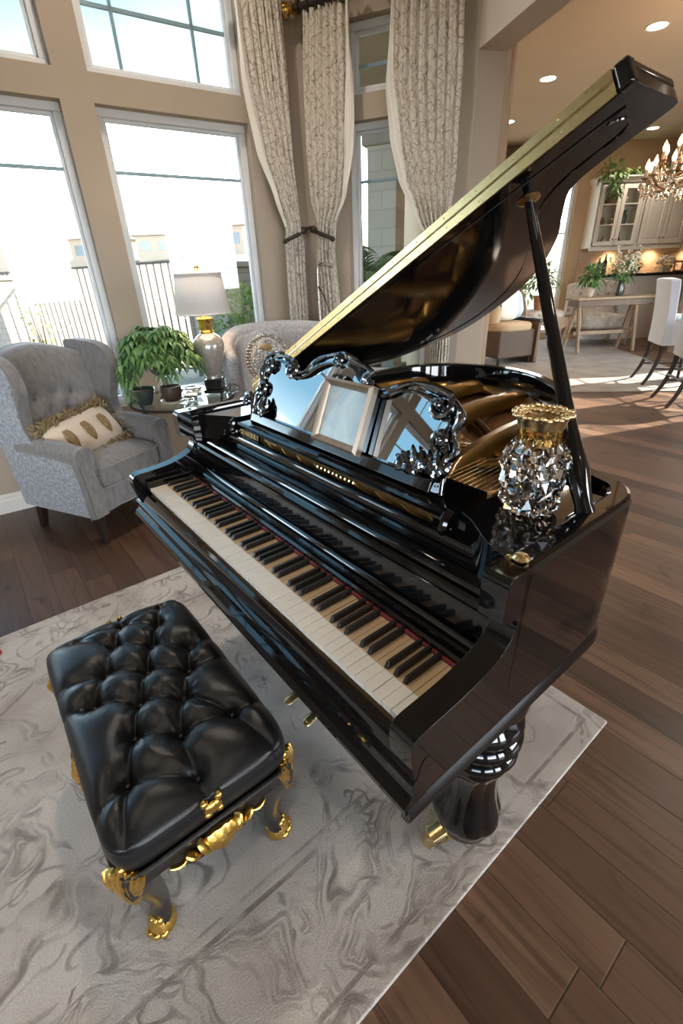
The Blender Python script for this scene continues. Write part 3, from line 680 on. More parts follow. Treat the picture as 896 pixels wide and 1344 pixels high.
bush((-.95,5.35,-.15), .55, .45, .74, 2600, M['leaf_out'], 'bright sunlit shrub outside the tall window behind the lamp', L=.075, W=.04)
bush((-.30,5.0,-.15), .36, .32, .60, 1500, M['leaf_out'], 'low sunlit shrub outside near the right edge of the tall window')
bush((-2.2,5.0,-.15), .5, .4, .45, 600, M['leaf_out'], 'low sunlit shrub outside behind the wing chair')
bush((-5.85,9.85,-.15), .2, .2, .8, 110, M['leaf_out'], 'small yellow green shrub beside the left fence pillar', L=.12, W=.07)
def palm(loc, n, L, lab, z0=.55):
    t = thing('palm', lab, 'palm', loc)
    mb = MB(); mb.lathe([(.12,0),(.10,.2),(.12,.4),(.07,z0+.1)], 10); mb.build('trunk', M['brown_wood'], t)
    for i in range(n):
        a = i*2.4+random.uniform(-.2,.2); el = random.uniform(.35,1.25); ll = L*random.uniform(.8,1.15)
        pts = []
        for k in range(9):
            s = k/8; pts.append(Vector((cos(a)*cos(el)*ll*s, sin(a)*cos(el)*ll*s, z0+sin(el)*ll*s-.45*ll*s*s)))
        mb = MB(); mb.tube(pts, [.012*(1-.8*k/8) for k in range(9)], 5)
        for k in range(1, 9):
            for q in (0, .5):
                s = (k-q)/8; i0 = min(7, int(s*8)); p = pts[i0].lerp(pts[i0+1], s*8-i0); tg = (pts[i0+1]-pts[i0]).normalized(); sd = tg.cross(Vector((0,0,1))).normalized()
                for sg in (-1, 1): leaf_quad(mb, p, tg*.8+sd*sg, Vector((0,0,1)), .27*(1-.55*abs(s-.4)), .042, .35)
        mb.build('frond', M['palm'], t, smooth=0)
palm((.38,5.05,-.15), 20, .72, 'feathery green palm outside the narrow window', 1.42)

# ------------------------------------------------------------------ curtains
def curtain(name, lab, org, ang, tab, off, folds, tie, mat=M['curtain'], lining_side=-1, zfloor=.03):
    """tab: rows (z, s_left, s_right) from the top down; hangs off the wall plane by off"""
    t = on_wall(thing(name, lab, 'curtain'), org, ang)
    rows = sorted([(-z, a, b) for z, a, b in tab]); zt, zb = -rows[0][0], -rows[-1][0]
    W0_ = rows[0][2]-rows[0][1]
    def edge(z): return interp(rows, -z)
    def f(u, v):
        z = lerp(zt, zb, v); a, b = edge(z); w = b-a
        dep = .026*min(1.15, W0_/max(w,.05)*.45)
        ph = 2*pi*folds*u + .5*sin(v*5+u*3)
        x = a + w*u + .25*w/folds*sin(ph*1+1.2)*.35
        y = -off - dep*sin(ph) - .012*sin(ph*2.1+v*4)
        # round the bundle where it is gathered
        y -= max(0, .09-.25*w)*sin(pi*u)
        return (x, y, z)
    mb = MB(); nz = 90
    mb.grid(f, folds*12, nz, uv=lambda u, v: (u*1.05, v*(zt-zb)/1.1))
    o = mb.build('panel', mat, t, smooth=180)
    so = o.modifiers.new('cloth', 'SOLIDIFY'); so.thickness = .006; so.offset = 0
    # pale lining turned out along one edge
    def g(u, v):
        z = lerp(zt, tie, v); a, b = edge(z); x0 = a if lining_side < 0 else b; w = .012+.062*sin(pi*min(1,max(0,v*1.15-.15)))**1.3
        return (x0 + lining_side*(w*(u-.35)), -off-.012-.012*sin(u*pi)-.006*sin(u*pi*3+v*6), z)
    mb = MB(); mb.grid(g, 8, 60); o = mb.build('lining', M['sheer'], t, smooth=180)
    so = o.modifiers.new('cloth', 'SOLIDIFY'); so.thickness = .005; so.offset = 0
    return t
c1 = curtain('window_curtain', 'cream scroll patterned curtain tied back beside the tall window', B0, A1,
    [(2.97,1.975,2.305),(2.86,1.993,2.31),(2.54,2.013,2.321),(2.145,2.075,2.322),(1.88,2.157,2.321),(1.677,2.215,2.325),(1.593,2.195,2.353),(1.28,2.188,2.346),(.94,2.188,2.346),(.03,2.17,2.36)], .10, 6, 1.70)
c2 = curtain('window_curtain', 'cream scroll patterned curtain tied back left of the narrow window', K0, A2,
    [(2.88,.118,.425),(2.55,.093,.425),(2.14,.089,.406),(1.88,.098,.368),(1.70,.150,.285),(1.535,.131,.265),(1.158,.113,.296),(.925,.111,.32),(.03,.10,.33)], .10, 6, 1.72, lining_side=1)
c3 = curtain('window_curtain', 'widest cream scroll patterned curtain right of the narrow window', K0, A2,
    [(2.97,.72,1.13),(2.80,.721,1.141),(2.45,.716,1.156),(2.18,.757,1.153),(1.94,.81,1.157),(1.72,.914,1.137),(1.56,1.0,1.13),(1.45,1.02,1.14),(.88,1.06,1.19),(.74,1.06,1.19),(.03,1.05,1.2)], .10, 7, 1.58)
def holdback(lab, org, ang, s, z, side):
    t = on_wall(thing('curtain_holdback', lab, 'curtain holdback', group=None), org, ang)
    mb = MB(); mb.lathe([(.001,0),(.028,.004),(.03,.012),(.02,.02),(.001,.022)], 20, M=Matrix.Translation((s+side*.02,-.001,z+.02)) @ Matrix.Rotation(R(90),4,'X')); mb.build('rosette', M['iron'], t)
    mb = MB(); mb.tube(catmull([(s+side*.02,-.02,z+.02),(s+side*.03,-.12,z+.01),(s-side*.02,-.185,z-.005),(s-side*.09,-.19,z-.03),(s-side*.12,-.16,z-.045)], 6), [.014]*25, 8); mb.build('arm', M['iron'], t)
    mb = MB(); mb.ell((s-side*.125,-.155,z-.05),(.018,.018,.018)); mb.ell((s+side*.03,-.16,z+.02),(.028,.02,.024)); mb.ell((s+side*.055,-.16,z+.032),(.02,.012,.012)); mb.build('finial', M['iron'], t)
holdback('dark scrolled holdback gripping the curtain beside the tall window', B0, A1, 2.30, 1.655, 1)
holdback('dark holdback gripping the curtain left of the narrow window', K0, A2, .16, 1.66, -1)
holdback('dark holdback gripping the widest curtain right of the narrow window', K0, A2, 1.12, 1.50, 1)
def rod(lab, org, ang, s0, s1, z, fin):
    t = on_wall(thing('curtain_rod', lab, 'curtain rod'), org, ang)
    My = lambda s: Matrix.Translation((s,-.115,z)) @ Matrix.Rotation(R(90),4,'Y')
    mb = MB(); mb.lathe([(.019,0),(.019,s1-s0)], 16, M=My(s0)); mb.build('rod', M['dark_wood'], t)
    for s, sg in ((s0, -1), (s1, 1)):
        if sg not in fin: continue
        Mx = Matrix.Translation((s,-.115,z)) @ Matrix.Rotation(R(90*sg),4,'Y')
        mb = MB(); mb.lathe([(.019,0),(.034,.004),(.034,.014),(.02,.02),(.018,.03),(.036,.045),(.042,.065),(.034,.088),(.016,.1),(.022,.108),(.012,.118),(.001,.12)], 20, M=Mx); mb.build('rod_finial', M['gold'], t)
    n = 6
    for k in range(n):
        s = lerp(s0+.03, s1-.03, k/(n-1)); mb = MB()
        mb.tube([(s+.01*sin(k), -.115+.033*cos(a), z+.033*sin(a)) for a in [2*pi*i/14 for i in range(14)]], .008, 6, closed=True); mb.build('ring', M['dark_wood'], t)
    mb = MB(); mb.box((s0+s1)/2-.012,(s0+s1)/2+.012,-.115,0,z-.012,z+.012); mb.build('bracket', M['iron'], t, smooth=0)
rod('dark curtain rod with gilt finial over the curtain left of the narrow window', K0, A2, .06, .43, 2.90, (-1,1))
rod('dark curtain rod over the curtain beside the tall window', B0, A1, 1.97, 2.31, 2.99, (-1,1))
rod('dark curtain rod over the widest curtain', K0, A2, .70, 1.15, 2.99, (-1,1))
# ------------------------------------------------------------------ grand piano (u along the keys, v away from the player)
PR = R(-52.364)
piano = thing('grand_piano', 'glossy black baby grand piano with propped open lid and carved music desk', 'grand piano', (-.665, 1.469, 0), PR)
LQ = M['lacquer']
out_ctrl = [(-.065,.20),(-.065,.6),(-.065,1.0),(-.06,1.2),(-.03,1.38),(.05,1.49),(.16,1.55),(.29,1.58),(.44,1.565),(.59,1.49),(.72,1.375),(.81,1.255),(.872,1.14),(.935,.985),(1.0,.85),(1.07,.748),(1.14,.685),(1.20,.655),(1.25,.632),(1.28,.59),(1.29,.54),(1.29,.40),(1.29,.20)]
outline = [Vector((p.x, p.y)) for p in catmull([(a, b, 0) for a, b in out_ctrl], 5)]
def offset(poly, d):
    res = []; n = len(poly)
    for i, p in enumerate(poly):
        t = (poly[min(i+1,n-1)]-poly[max(i-1,0)]).normalized(); nr = Vector((t.y, -t.x))   # to the right of travel = inside
        res.append(p+nr*d)
    return res
inner = offset(outline, .048)
mb = MB()
def ring_wall(mb, A, Bp, zA, zB, round_top=True):
    secs = []
    for p, q in zip(A, Bp):
        d = (q-p)
        cs = [(0,zA),(0,zB-.012),(.08,zB-.004),(.22,zB),(.8,zB),(.95,zB-.004),(1,zB-.012),(1,zA)]
        secs.append([mb.bm.verts.new((p.x+d.x*k, p.y+d.y*k, z)) for k, z in cs])
    for a, b in zip(secs, secs[1:]):
        for i in range(len(a)): mb._face([a[i], a[(i+1)%len(a)], b[(i+1)%len(a)], b[i]])
    mb._face(secs[0]); mb._face(secs[-1][::-1])
ring_wall(mb, outline, inner, .62, .972)
piano_case = mb.build('case_rim', LQ, piano, smooth=24)
# belt moulding round the foot of the case
mb = MB()
for p0 in (outline,):
    secs = []
    ext = [Vector((-.065,-.05))]+outline+[Vector((1.29,-.05))]; A = offset(ext, -.007); Bq = offset(ext, .012)
    for p, q in zip(A, Bq):
        d = q-p; secs.append([mb.bm.verts.new((p.x+d.x*k, p.y+d.y*k, z)) for k, z in ((0.3,.598),(0,.606),(0,.622),(.3,.632),(.55,.645),(1,.65),(1,.598))])
    for a, b in zip(secs, secs[1:]):
        for i in range(7): mb._face([a[i], a[(i+1)%7], b[(i+1)%7], b[i]])
    mb._face(secs[0]); mb._face(secs[-1][::-1])
mb.build('base_moulding', LQ, piano, smooth=30)
# arms with their S profile
armp = [(.16,.972),(.152,.965),(.150,.945),(.150,.905),(.152,.888),(.188,.880),(.193,.86),(.180,.835),(.155,.818),(.12,.806),(.07,.797),(.02,.793),(-.025,.791),(-.040,.783),(-.046,.768),(-.044,.735),(-.038,.70),(-.030,.66),(-.028,.62),(.2,.62),(.215,.972)]
armc = [(p.x, p.y) for p in catmull([(a, b, 0) for a, b in armp[:18]], 3)]+armp[18:]
for a, b in ((-.065,-.022),(1.243,1.29)):
    mb = MB(); mb.prism(armc, lambda p, h: (h, p[0], p[1]), a, b); mb.build('arm_cheek', LQ, piano, smooth=40, bevel=.006, seg=3)
for a, b in ((-.022,-.002),(1.227,1.243)):
    mb = MB(); mb.box(a,b,-.005,.19,.66,.762); mb.build('key_block', LQ, piano, smooth=0, bevel=.004)
# keybed and moulded key slip
mb = MB(); mb.box(-.06,1.285,-.02,.45,.615,.675); mb.build('keybed', LQ, piano, smooth=0, bevel=.004)
def sweep(prof, u0, u1, name, mat, sm=28):
    mb = MB(); mb.prism(prof, lambda p, h: (h, p[0], p[1]), u0, u1); return mb.build(name, mat, piano, smooth=sm)
slip = [(-.006,.66),(-.006,.722),(-.012,.728),(-.020,.724),(-.026,.712),(-.030,.694),(-.036,.690),(-.042,.684),(-.043,.674),(-.036,.668),(-.040,.655),(-.050,.648),(-.056,.636),(-.055,.624),(-.047,.616),(-.047,.604),(-.02,.600),(-.006,.615)]
sweep(slip, -.066, 1.291, 'key_slip', LQ)
# keys
KW = 1.225/52
blacks = {1,3,6,8,10}
def notes():
    w = 0
    for k in range(88):
        pc = (k+9) % 12
        if pc in blacks: yield k, True, w*KW
        else: yield k, False, w*KW; w += 1
wkey = None; bkey = None
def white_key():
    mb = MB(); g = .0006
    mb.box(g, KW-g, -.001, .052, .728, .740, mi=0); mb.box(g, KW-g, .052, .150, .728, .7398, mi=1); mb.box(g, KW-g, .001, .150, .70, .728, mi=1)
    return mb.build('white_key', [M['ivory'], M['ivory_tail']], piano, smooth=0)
def black_key():
    mb = MB(); w = .0055
    lo = [(-w,.052,.735),(w,.052,.735),(w,.150,.735),(-w,.150,.735)]; hi = [(-w*.75,.060,.7525),(w*.75,.060,.7525),(w*.8,.150,.7525),(-w*.8,.150,.7525)]
    v = [mb.bm.verts.new(p) for p in lo+hi]
    for f in ((3,2,1,0),(4,5,6,7),(0,1,5,4),(1,2,6,5),(2,3,7,6),(3,0,4,7)): mb._face([v[i] for i in f])
    return mb.build('black_key', M['ebony'], piano, smooth=0, bevel=.0015)
for k, isb, u in notes():
    if isb:
        if bkey is None: bkey = black_key(); o = bkey
        else: o = bkey.copy(); COL.objects.link(o)
        o.location.x = u
    else:
        if wkey is None: wkey = white_key(); o = wkey
        else: o = wkey.copy(); COL.objects.link(o)
        o.location.x = u
        o.location.z = random.uniform(-.0006,.0006)
mb = MB(); mb.box(-.002,1.227,.1465,.152,.735,.7475); mb.build('key_felt', M['felt'], piano, smooth=0)
# fallboard, ledges, nameboard : one profile each
fb = [(.152,.73),(.152,.756),(.156,.762),(.161,.761),(.163,.757),(.166,.768),(.171,.773),(.176,.770),(.178,.765),(.181,.778),(.186,.784),(.191,.781),(.193,.776),(.204,.838),(.199,.842),(.197,.850),(.202,.858),(.210,.860),(.216,.855),(.219,.847),(.221,.862),(.226,.869),(.254,.871),(.257,.868),(.258,.80),(.258,.73)]
sweep(fb, -.022, 1.243, 'fallboard', LQ)
lg = [(.2585,.80),(.2585,.884),(.262,.889),(.267,.889),(.269,.885),(.270,.904),(.273,.909),(.279,.910),(.282,.907),(.2935,.9075),(.2935,.80)]
sweep(lg, -.03, 1.25, 'front_ledge', LQ)
# nameboard behind it, with an open slot through which the iron frame shows
for q in ((-.03,.275),(1.02,1.25)):
    mb = MB(); mb.box(q[0],q[1],.294,.306,.86,.942); mb.build('nameboard', LQ, piano, smooth=0)
sh = [(.300,.928),(.293,.930),(.291,.940),(.295,.947),(.303,.948),(.43,.948),(.43,.928)]
mb = MB(); mb.prism(sh, lambda p, h: (h, p[0], p[1]), .135, 1.055); shelf = mb.build('music_shelf', LQ, piano, smooth=28)
for u in (.125, 1.062):
    mb = MB(); pts = catmull([(u,.300,.948),(u,.285,.935),(u,.280,.915),(u,.290,.905),(u,.296,.915)], 5); mb.tube(pts, [.013]*len(pts), 10); mb.box(u-.012,u+.012,.296,.33,.90,.950); mb.build('scroll_bracket', LQ, piano)
for sg, c0 in ((1, 0), (-1, 1.221)):
    cp = [(p.x, p.y) for p in catmull([(-.022,.222,0),(.03,.240,0),(.075,.268,0),(.105,.288,0),(.135,.300,0)], 5)]+[(.135,.56),(-.022,.56)]
    mb = MB(); mb.prism([(c0+sg*a, b) for a, b in cp], lambda p, h: (p[0], p[1], h), .80, .9585); mb.build('candle_shelf', LQ, piano, smooth=30, bevel=.004)
def text(s, u, z, size, mat, v=.2845, sx=1.0):
    cu = bpy.data.curves.new('lettering', 'FONT'); cu.body = s; cu.size = size; cu.extrude = .0008; cu.space_character = 1.25
    tmp = bpy.data.objects.new('lettering', cu); COL.objects.link(tmp); dg = bpy.context.evaluated_depsgraph_get(); me = bpy.data.meshes.new_from_object(tmp.evaluated_get(dg)); me.name = 'lettering'; bpy.data.objects.remove(tmp)
    o = bpy.data.objects.new('lettering', me); COL.objects.link(o); o.parent = piano; me.materials.clear()
    o.location = (u, v, z); o.rotation_euler = (R(90),0,0); o.scale = (sx,1,1); o.data.materials.append(mat); return o
text('SDBERRY', .165, .9095, .0255, M['gold_leaf'], v=.2930)
text('Ornament', .30, .9105, .014, M['gold_leaf'], v=.3065)
# iron frame, sound board, strings
ins = offset(outline, .05)
sbp = [(p.x, p.y) for p in ins if p.y > .30]
mb = MB(); mb.prism([(sbp[0][0], .30)]+sbp+[(sbp[-1][0], .30)], lambda p, h: (p[0], p[1], h), .842, .85); mb.build('soundboard', M['soundboard'], piano, smooth=0)
mb = MB(); mb.prism([(p.x, p.y) for p in offset(outline, .03) if p.y > .2], lambda p, h: (p[0], p[1], h), .63, .64); mb.build('bottom_panel', M['lacquer_in'], piano, smooth=0)
mb = MB()
mb.box(-.015,1.24,.320,.47,.880,.922)
pbk = MB(); pbk.box(.14,1.08,.308,.322,.875,.921); pbk.build('pin_block', M['pinblock'], piano, smooth=0)
for k in range(9):
    a = .32+k*.085; mb.tube([(a,.3075,.912),(a+.03,.305,.900),(a+.075,.3075,.890)], [.003,.005,.003], 6)
# perimeter flange
A = [p for p in offset(outline, .052) if p.y > .42]; Bq = [p for p in offset(outline, .135) if True][-len(A):] if False else None
pin = [(p, q) for p, q in zip(offset(outline, .052), offset(outline, .125)) if p.y > .42]
secs = []
for i, (p, q) in enumerate(pin):
    wv = 1+.28*sin(i*.55); d = (q-p)*wv
    secs.append([mb.bm.verts.new((p.x+d.x*k, p.y+d.y*k, z)) for k, z in ((0,.862),(0,.884),(.35,.892),(.75,.888),(1,.874),(1,.862))])
for a, b in zip(secs, secs[1:]):
    for i in range(6): mb._face([a[i], a[(i+1)%6], b[(i+1)%6], b[i]])
frame_part = mb.build('iron_frame', M['plate'], piano, smooth=35)
def strut(p0, p1, w, name='frame_strut'):
    mb = MB(); n = 14; P0, P1 = Vector((*p0, 0)), Vector((*p1, 0)); d = (P1-P0); s = Vector((-d.y, d.x, 0)).normalized()
    secs = []
    for i in range(n+1):
        t = i/n; c = P0+d*t; ww = w*(1+1.3*abs(2*t-1)**3); zz = .915+.028*sin(pi*t)
        secs.append([mb.bm.verts.new(c+s*a*ww+Vector((0,0,z))) for a, z in ((-1,.872),(-.8,zz-.012),(-.4,zz),(.4,zz),(.8,zz-.012),(1,.872))])
    for a, b in zip(secs, secs[1:]):
        for i in range(5): mb._face([a[i], a[i+1], b[i+1], b[i]])
    mb._face(secs[0]); mb._face(secs[-1][::-1])
    mb.build(name, M['plate'], frame_part, smooth=40)
strut((.10,.45),(.02,1.36),.022); strut((.36,.45),(.25,1.47),.022); strut((.62,.45),(.50,1.43),.024); strut((.86,.45),(.76,1.20),.024); strut((1.08,.45),(.99,.80),.022)
# sweeping flange web in front of the bass strings
mb = MB()
def web(u, v):
    a = lerp(.1, 1.0, u); return (a, lerp(.47,.60,v)+.10*sin(u*pi*1.0)*v, .902-.02*v+.012*sin(u*pi*6)*v)
mb.grid(web, 40, 6); o = mb.build('frame_web', M['plate'], frame_part, smooth=60)
so = o.modifiers.new('thick', 'SOLIDIFY'); so.thickness = .012
for (cx, cy, r) in ((.30,.74,.07),(.56,.80,.075),(.80,.74,.06)):
    mb = MB(); mb.tube([(cx+r*cos(a)*1.5, cy+r*sin(a), .885+.006*cos(2*a)) for a in [2*pi*i/32 for i in range(32)]], .017, 8, closed=True, flat=.6); mb.build('frame_hole_rim', M['plate'], frame_part)
# bridge and hitch rail
mb = MB(); mb.tube(catmull([(.12,1.30,.872),(.35,1.20,.872),(.62,1.02,.872),(.86,.80,.872),(1.05,.60,.872)], 8), .014, 8); mb.build('bridge', M['brown_wood'], piano)
mb = MB()
for i in range(70):
    u = .07+i*1.08/69; t = i/69
    u1 = u-.06; v1 = min(lerp(1.34,.62,t**.8), 1.34)
    mb.tube([(u,.46,.926),(u1,v1,.888)], .0009, 4)
st = mb.build('strings', M['brass'], piano); st['kind'] = 'stuff'
mb = MB()
for blk, (u0, u1) in enumerate(((.12,.33),(.38,.62),(.68,.96))):
    n = int((u1-u0)/.016)
    for i in range(n):
        for r in range(3):
            x = u0+i*.016+r*.004; y = .316+r*.02
            mb.lathe([(.0042,0),(.0038,.024),(.0018,.026)], 7, c=(x,y,.9215))
    if blk == 1:
        for i in range(10):
            for r in range(2): mb.tube([(.60+i*.017, .309, .897+.012*r), (.60+i*.017, .300, .900+.012*r)], [.0042,.0036], 7)
tp = mb.build('tuning_pins', M['brass'], piano); tp['kind'] = 'stuff'

# carved music desk, leaning back
desk_pts = [(.17,.0),(.165,.045),(.185,.085),(.178,.125),(.20,.165),(.232,.186),(.275,.188),(.315,.172),(.352,.150),(.392,.148),(.43,.165),(.475,.196),(.53,.214),(.585,.218),(.640,.206),(.668,.182),(.70,.160),(.745,.150),(.79,.160),(.83,.178),(.875,.180),(.925,.172),(.965,.158),(.992,.130),(.985,.095),(1.005,.060),(.99,.03),(1.0,0)]
desk_pts = [(a, b if b < .01 else b+.037) for a, b in desk_pts]
desk = empty('music_desk', (0,.346,.948), 0); desk.rotation_euler = (R(-21),0,0); desk.parent = piano
dsm = [(p.x, p.y) for p in catmull([(a, b, 0) for a, b in desk_pts], 6)]
mb = MB(); mb.prism([(a*.985+.009, b*.97) for a, b in dsm], lambda p, h: (p[0], h, p[1]), -.004, .008); mb.build('desk_panel', M['mirror'], desk, smooth=0)
mb = MB()
path = [Vector((a, -.006, b)) for a, b in dsm]
mb.tube(path, [.0088+.0028*sin(i*.42) for i in range(len(path))], 10, flat=.9)
path2 = [Vector((.585+(a-.585)*.945, -.009, .012+b*.86)) for a, b in dsm]
mb.tube(path2, [.0065+.003*sin(i*.3+1) for i in range(len(path2))], 8)
mb.build('carved_border', M['mirror_frame'], desk)
def scroll(cx, cz, r, turns, a0, sg, w, name='carved_scroll', tail=None):
    cz += .037; tail = [(q[0], q[1], q[2]+.037) for q in tail] if tail else None; r *= .85; w *= .8
    mb = MB(); pts = []; n = 40
    for i in range(n):
        t = i/(n-1); a = a0+sg*2*pi*turns*t; rr = r*(1-t)**.8+.002; pts.append((cx+rr*cos(a), -.012-.008*t, cz+rr*sin(a)))
    if tail: pts = catmull(tail+[pts[0]], 6)[:-1]+pts
    m = len(pts); mb.tube(pts, [w*(.55+.5*sin(pi*min(1, i/m*1.3))) for i in range(m)], 8)
    mb.ell((cx,-.022,cz),(w*1.1,w,w*1.1)); mb.build(name, M['mirror_frame'], desk)
scroll(.352,.150,.030,1.4,R(100),-1,.010, tail=[(.24,-.01,.178),(.30,-.012,.186)])
scroll(.70,.158,.030,1.4,R(80),1,.010, tail=[(.60,-.01,.21),(.66,-.012,.20)])
scroll(.935,.145,.034,1.3,R(60),-1,.010, tail=[(.84,-.01,.182),(.90,-.012,.182)])
scroll(.225,.155,.034,1.3,R(120),1,.010, tail=[(.28,-.01,.185),(.25,-.012,.19)])
scroll(.205,.075,.026,1.3,R(-120),1,.010, tail=[(.185,-.01,.02),(.18,-.012,.045)])
scroll(.965,.075,.028,1.3,R(-60),-1,.010, tail=[(.99,-.01,.02),(.995,-.012,.045)])
scroll(.56,.205,.022,1.2,R(200),1,.008); scroll(.13,.022,.028,1.5,R(0),1,.011, tail=[(.19,-.01,.02),(.165,-.01,.0)])
def carved_leaf(cx, cz, ang, L, name='carved_leaf', mat=M['mirror_frame'], par=desk, n=5, yy=-.012):
    mb = MB()
    for k in range(n):
        a = ang+(k-(n-1)/2)*.42; l = L*(1-.12*abs(k-(n-1)/2))
        pts = catmull([(cx,yy,cz),(cx+cos(a)*l*.5,yy-.012,cz+sin(a)*l*.5),(cx+cos(a+.15)*l,yy-.004,cz+sin(a+.15)*l)], 5)
        m = len(pts); mb.tube(pts, [.009*sin(pi*(.12+.86*i/(m-1)))+.001 for i in range(m)], 7)
    mb.build(name, mat, par)
carved_leaf(.93,.02,R(110),.075); carved_leaf(.90,.035,R(150),.05); carved_leaf(.235,.02,R(70),.07); carved_leaf(.585,.20,R(-90),.045); carved_leaf(.985,.03,R(100),.07)
mb = MB(); mb.box(.19,.98,-.026,.0,-.004,.026); mb.build('desk_lip', LQ, desk, smooth=0, bevel=.004)
mb = MB(); mb.box(.40,.42,.008,.10,.10,.115); mb.build('desk_prop', M['lacquer_in'], desk, smooth=0)

# lid : hinged along the bass side, open about 28 degrees
lid = empty('lid', (-.065, 0, .985)); lid.rotation_euler = (0, R(-26.6), 0); lid.parent = piano
lid_ctrl = [(1.384,.485),(1.384,.57),(1.384,.635),(1.378,.652),(1.355,.657),(1.30,.659),(1.24,.666),(1.20,.678),(1.165,.708),(1.098,.808),(1.02,.926),(.885,1.080),(.735,1.20),(.56,1.285),(.37,1.33),(.22,1.275),(.09,1.16),(.02,1.02)]
lo_ = [(p.x, p.y) for p in catmull([(a, b, 0) for a, b in lid_ctrl], 5)]
lidpoly = [(0,.485)]+lo_+[(0,.95)]
mb = MB(); mb.prism(lidpoly, lambda p, h: (p[0], p[1], h), 0, .018); lid_main = mb.build('lid_panel', M['lacquer_lid'], lid, smooth=0, bevel=.005, seg=3)
# the front flap, folded back flat on the lid
mb = MB(); mb.prism([(.0,.485),(1.384,.485),(1.384,.645),(1.20,.66),(1.1,.78),(1.0,.86),(.0,.86)], lambda p, h: (p[0], p[1], h), .0195, .036); mb.build('lid_flap', LQ, lid, smooth=0, bevel=.005, seg=3)
mb = MB(); mb.box(.01,1.362,.479,.486,.001,.0165); mb.box(.01,1.362,.479,.486,.021,.035); mb.tube([(.01,.4815,.0188),(1.362,.4815,.0188)], .0034, 8)
hinge = mb.build('brass_hinge', M['brass'], lid, smooth=30)
for i in range(16):
    mb = MB(); w = .05+i*.082
    for z in (.009,.028): mb.ell((w,.4788,z),(.0020,.0008,.0020), nu=8, nv=5)
    mb.build('screw', M['brass'], hinge)
mb = MB(); mb.box(1.363,1.386,.478,.50,-.001,.037); mb.build('lid_corner_block', LQ, lid, smooth=0, bevel=.006)
mb = MB(); lw = [(p.x, p.y) for p in offset([Vector(p) for p in lidpoly[::-1]], .075)]
inset = [(.10,.53),(1.24,.53),(1.32,.545),(1.335,.58),(1.31,.61),(1.20,.625),(1.10,.70),(.96,.89),(.82,1.05),(.68,1.16),(.50,1.24),(.32,1.24),(.17,1.13),(.10,1.0)]
mb.tube([(p.x, p.y, -.0005) for p in catmull([(a, b, 0) for a, b in inset], 5, True)], .0022, 6, closed=True); mb.build('lid_bead', LQ, lid)
for v in (.56, .95):
    mb = MB(); mb.box(-.012,.05,v-.03,v+.03,-.003,.002); mb.tube([(0,v-.03,0),(0,v+.03,0)], .005, 8); mb.build('lid_side_hinge', M['brass'], lid)
# prop stick
pa, pb = Vector((1.262,.45,.945)), Vector((.981,.547,1.516)); d = pb-pa
mb = MB(); pts = [pa+d*t for t in (0,.03,.06,.1,.16,.22,.28,.4,.55,.7,.85,.93,.955)]
mb.tube(pts, [.020,.023,.018,.021,.025,.021,.0165,.0155,.0145,.013,.011,.0095,.009], 12, flat=.72); prop = mb.build('lid_prop', LQ, piano)
mb = MB(); q = pa+d*.955; mb.tube([q-d*.008, q, q+d*.006, q+d*.012], [.011,.021,.019,.011], 14); mb.build('prop_cup', M['brass'], prop)
mb = MB(); mb.tube([pa+d*.955, pb], [.0085,.007], 10); mb.build('prop_tip', LQ, prop)
mb = MB(); mb.box(1.235,1.287,.41,.49,.925,.968); mb.build('prop_bracket', LQ, piano, smooth=0, bevel=.006)
mb = MB(); mb.lathe([(.001,0),(.012,0),(.014,.004),(.010,.009),(.001,.011)], 16, c=(1.267,.215,.9725)); mb.lathe([(.001,0),(.006,0),(.006,.004),(.001,.005)], 12, c=(1.252,.205,.9725)); mb.build('latch_knob', M['brass'], piano)

# turned legs on casters
legp = [(.052,.062),(.060,.066),(.066,.078),(.064,.088),(.070,.098),(.080,.118),(.083,.140),(.079,.165),(.070,.20),(.064,.235),(.062,.27),(.065,.31),(.073,.345),(.079,.365),(.076,.372),(.083,.382),(.090,.396),(.088,.410),(.078,.418),(.086,.428),(.094,.444),(.092,.460),(.082,.470),(.088,.480),(.091,.494),(.086,.510),(.076,.520),(.074,.535),(.088,.548),(.094,.565),(.094,.60)]
def lobes(a, z):
    k = max(0, min(1, (z-.09)/.03, (.372-z)/.03)); return 1-.055*k*(1-abs(cos(4*a)))
def leg(u, v, ca):
    t = empty('leg', (u, v, 0)); t.parent = piano
    mb = MB(); mb.lathe([(r*1.08, z) for r, z in legp], 64, rmod=lobes); mb.build('turned_post', LQ, t, smooth=60)
    mb = MB(); mb.prism([(p.x, p.y) for p in catmull([(-.07,-.10,0),(.055,-.10,0),(.065,.10,0),(0,.13,0),(-.075,.10,0)], 5, True)], lambda p, h: (p[0], p[1], h), .585, .618); mb.build('leg_plate', LQ, t, smooth=40, bevel=.006)
    Mx = Matrix.Rotation(ca, 4, 'Z')
    mb = MB(); mb.lathe([(.001,-.013),(.026,-.013),(.031,-.008),(.031,.008),(.026,.013),(.001,.013)], 24, M=Mx @ Matrix.Translation((.055,0,.031)) @ Matrix.Rotation(R(90),4,'X')); mb.build('caster_wheel', M['brass'], t)
    mb = MB(); mb.box(-.02,.062,-.020,-.015,.028,.062, M=Mx); mb.box(-.02,.062,.015,.020,.028,.062, M=Mx); mb.box(-.03,.03,-.02,.02,.054,.066, M=Mx)
    mb.tube([Mx @ Vector(q) for q in ((.03,0,.066),(.07,0,.072),(.100,0,.058),(.112,0,.03),(.108,0,.016))], [.022,.025,.025,.020,.010], 12, flat=.6)
    mb.build('caster_fork', M['brass'], t, bevel=.002)
leg(1.190,.295,R(-108)); leg(.04,.315,R(-120)); leg(.36,1.30,R(60))
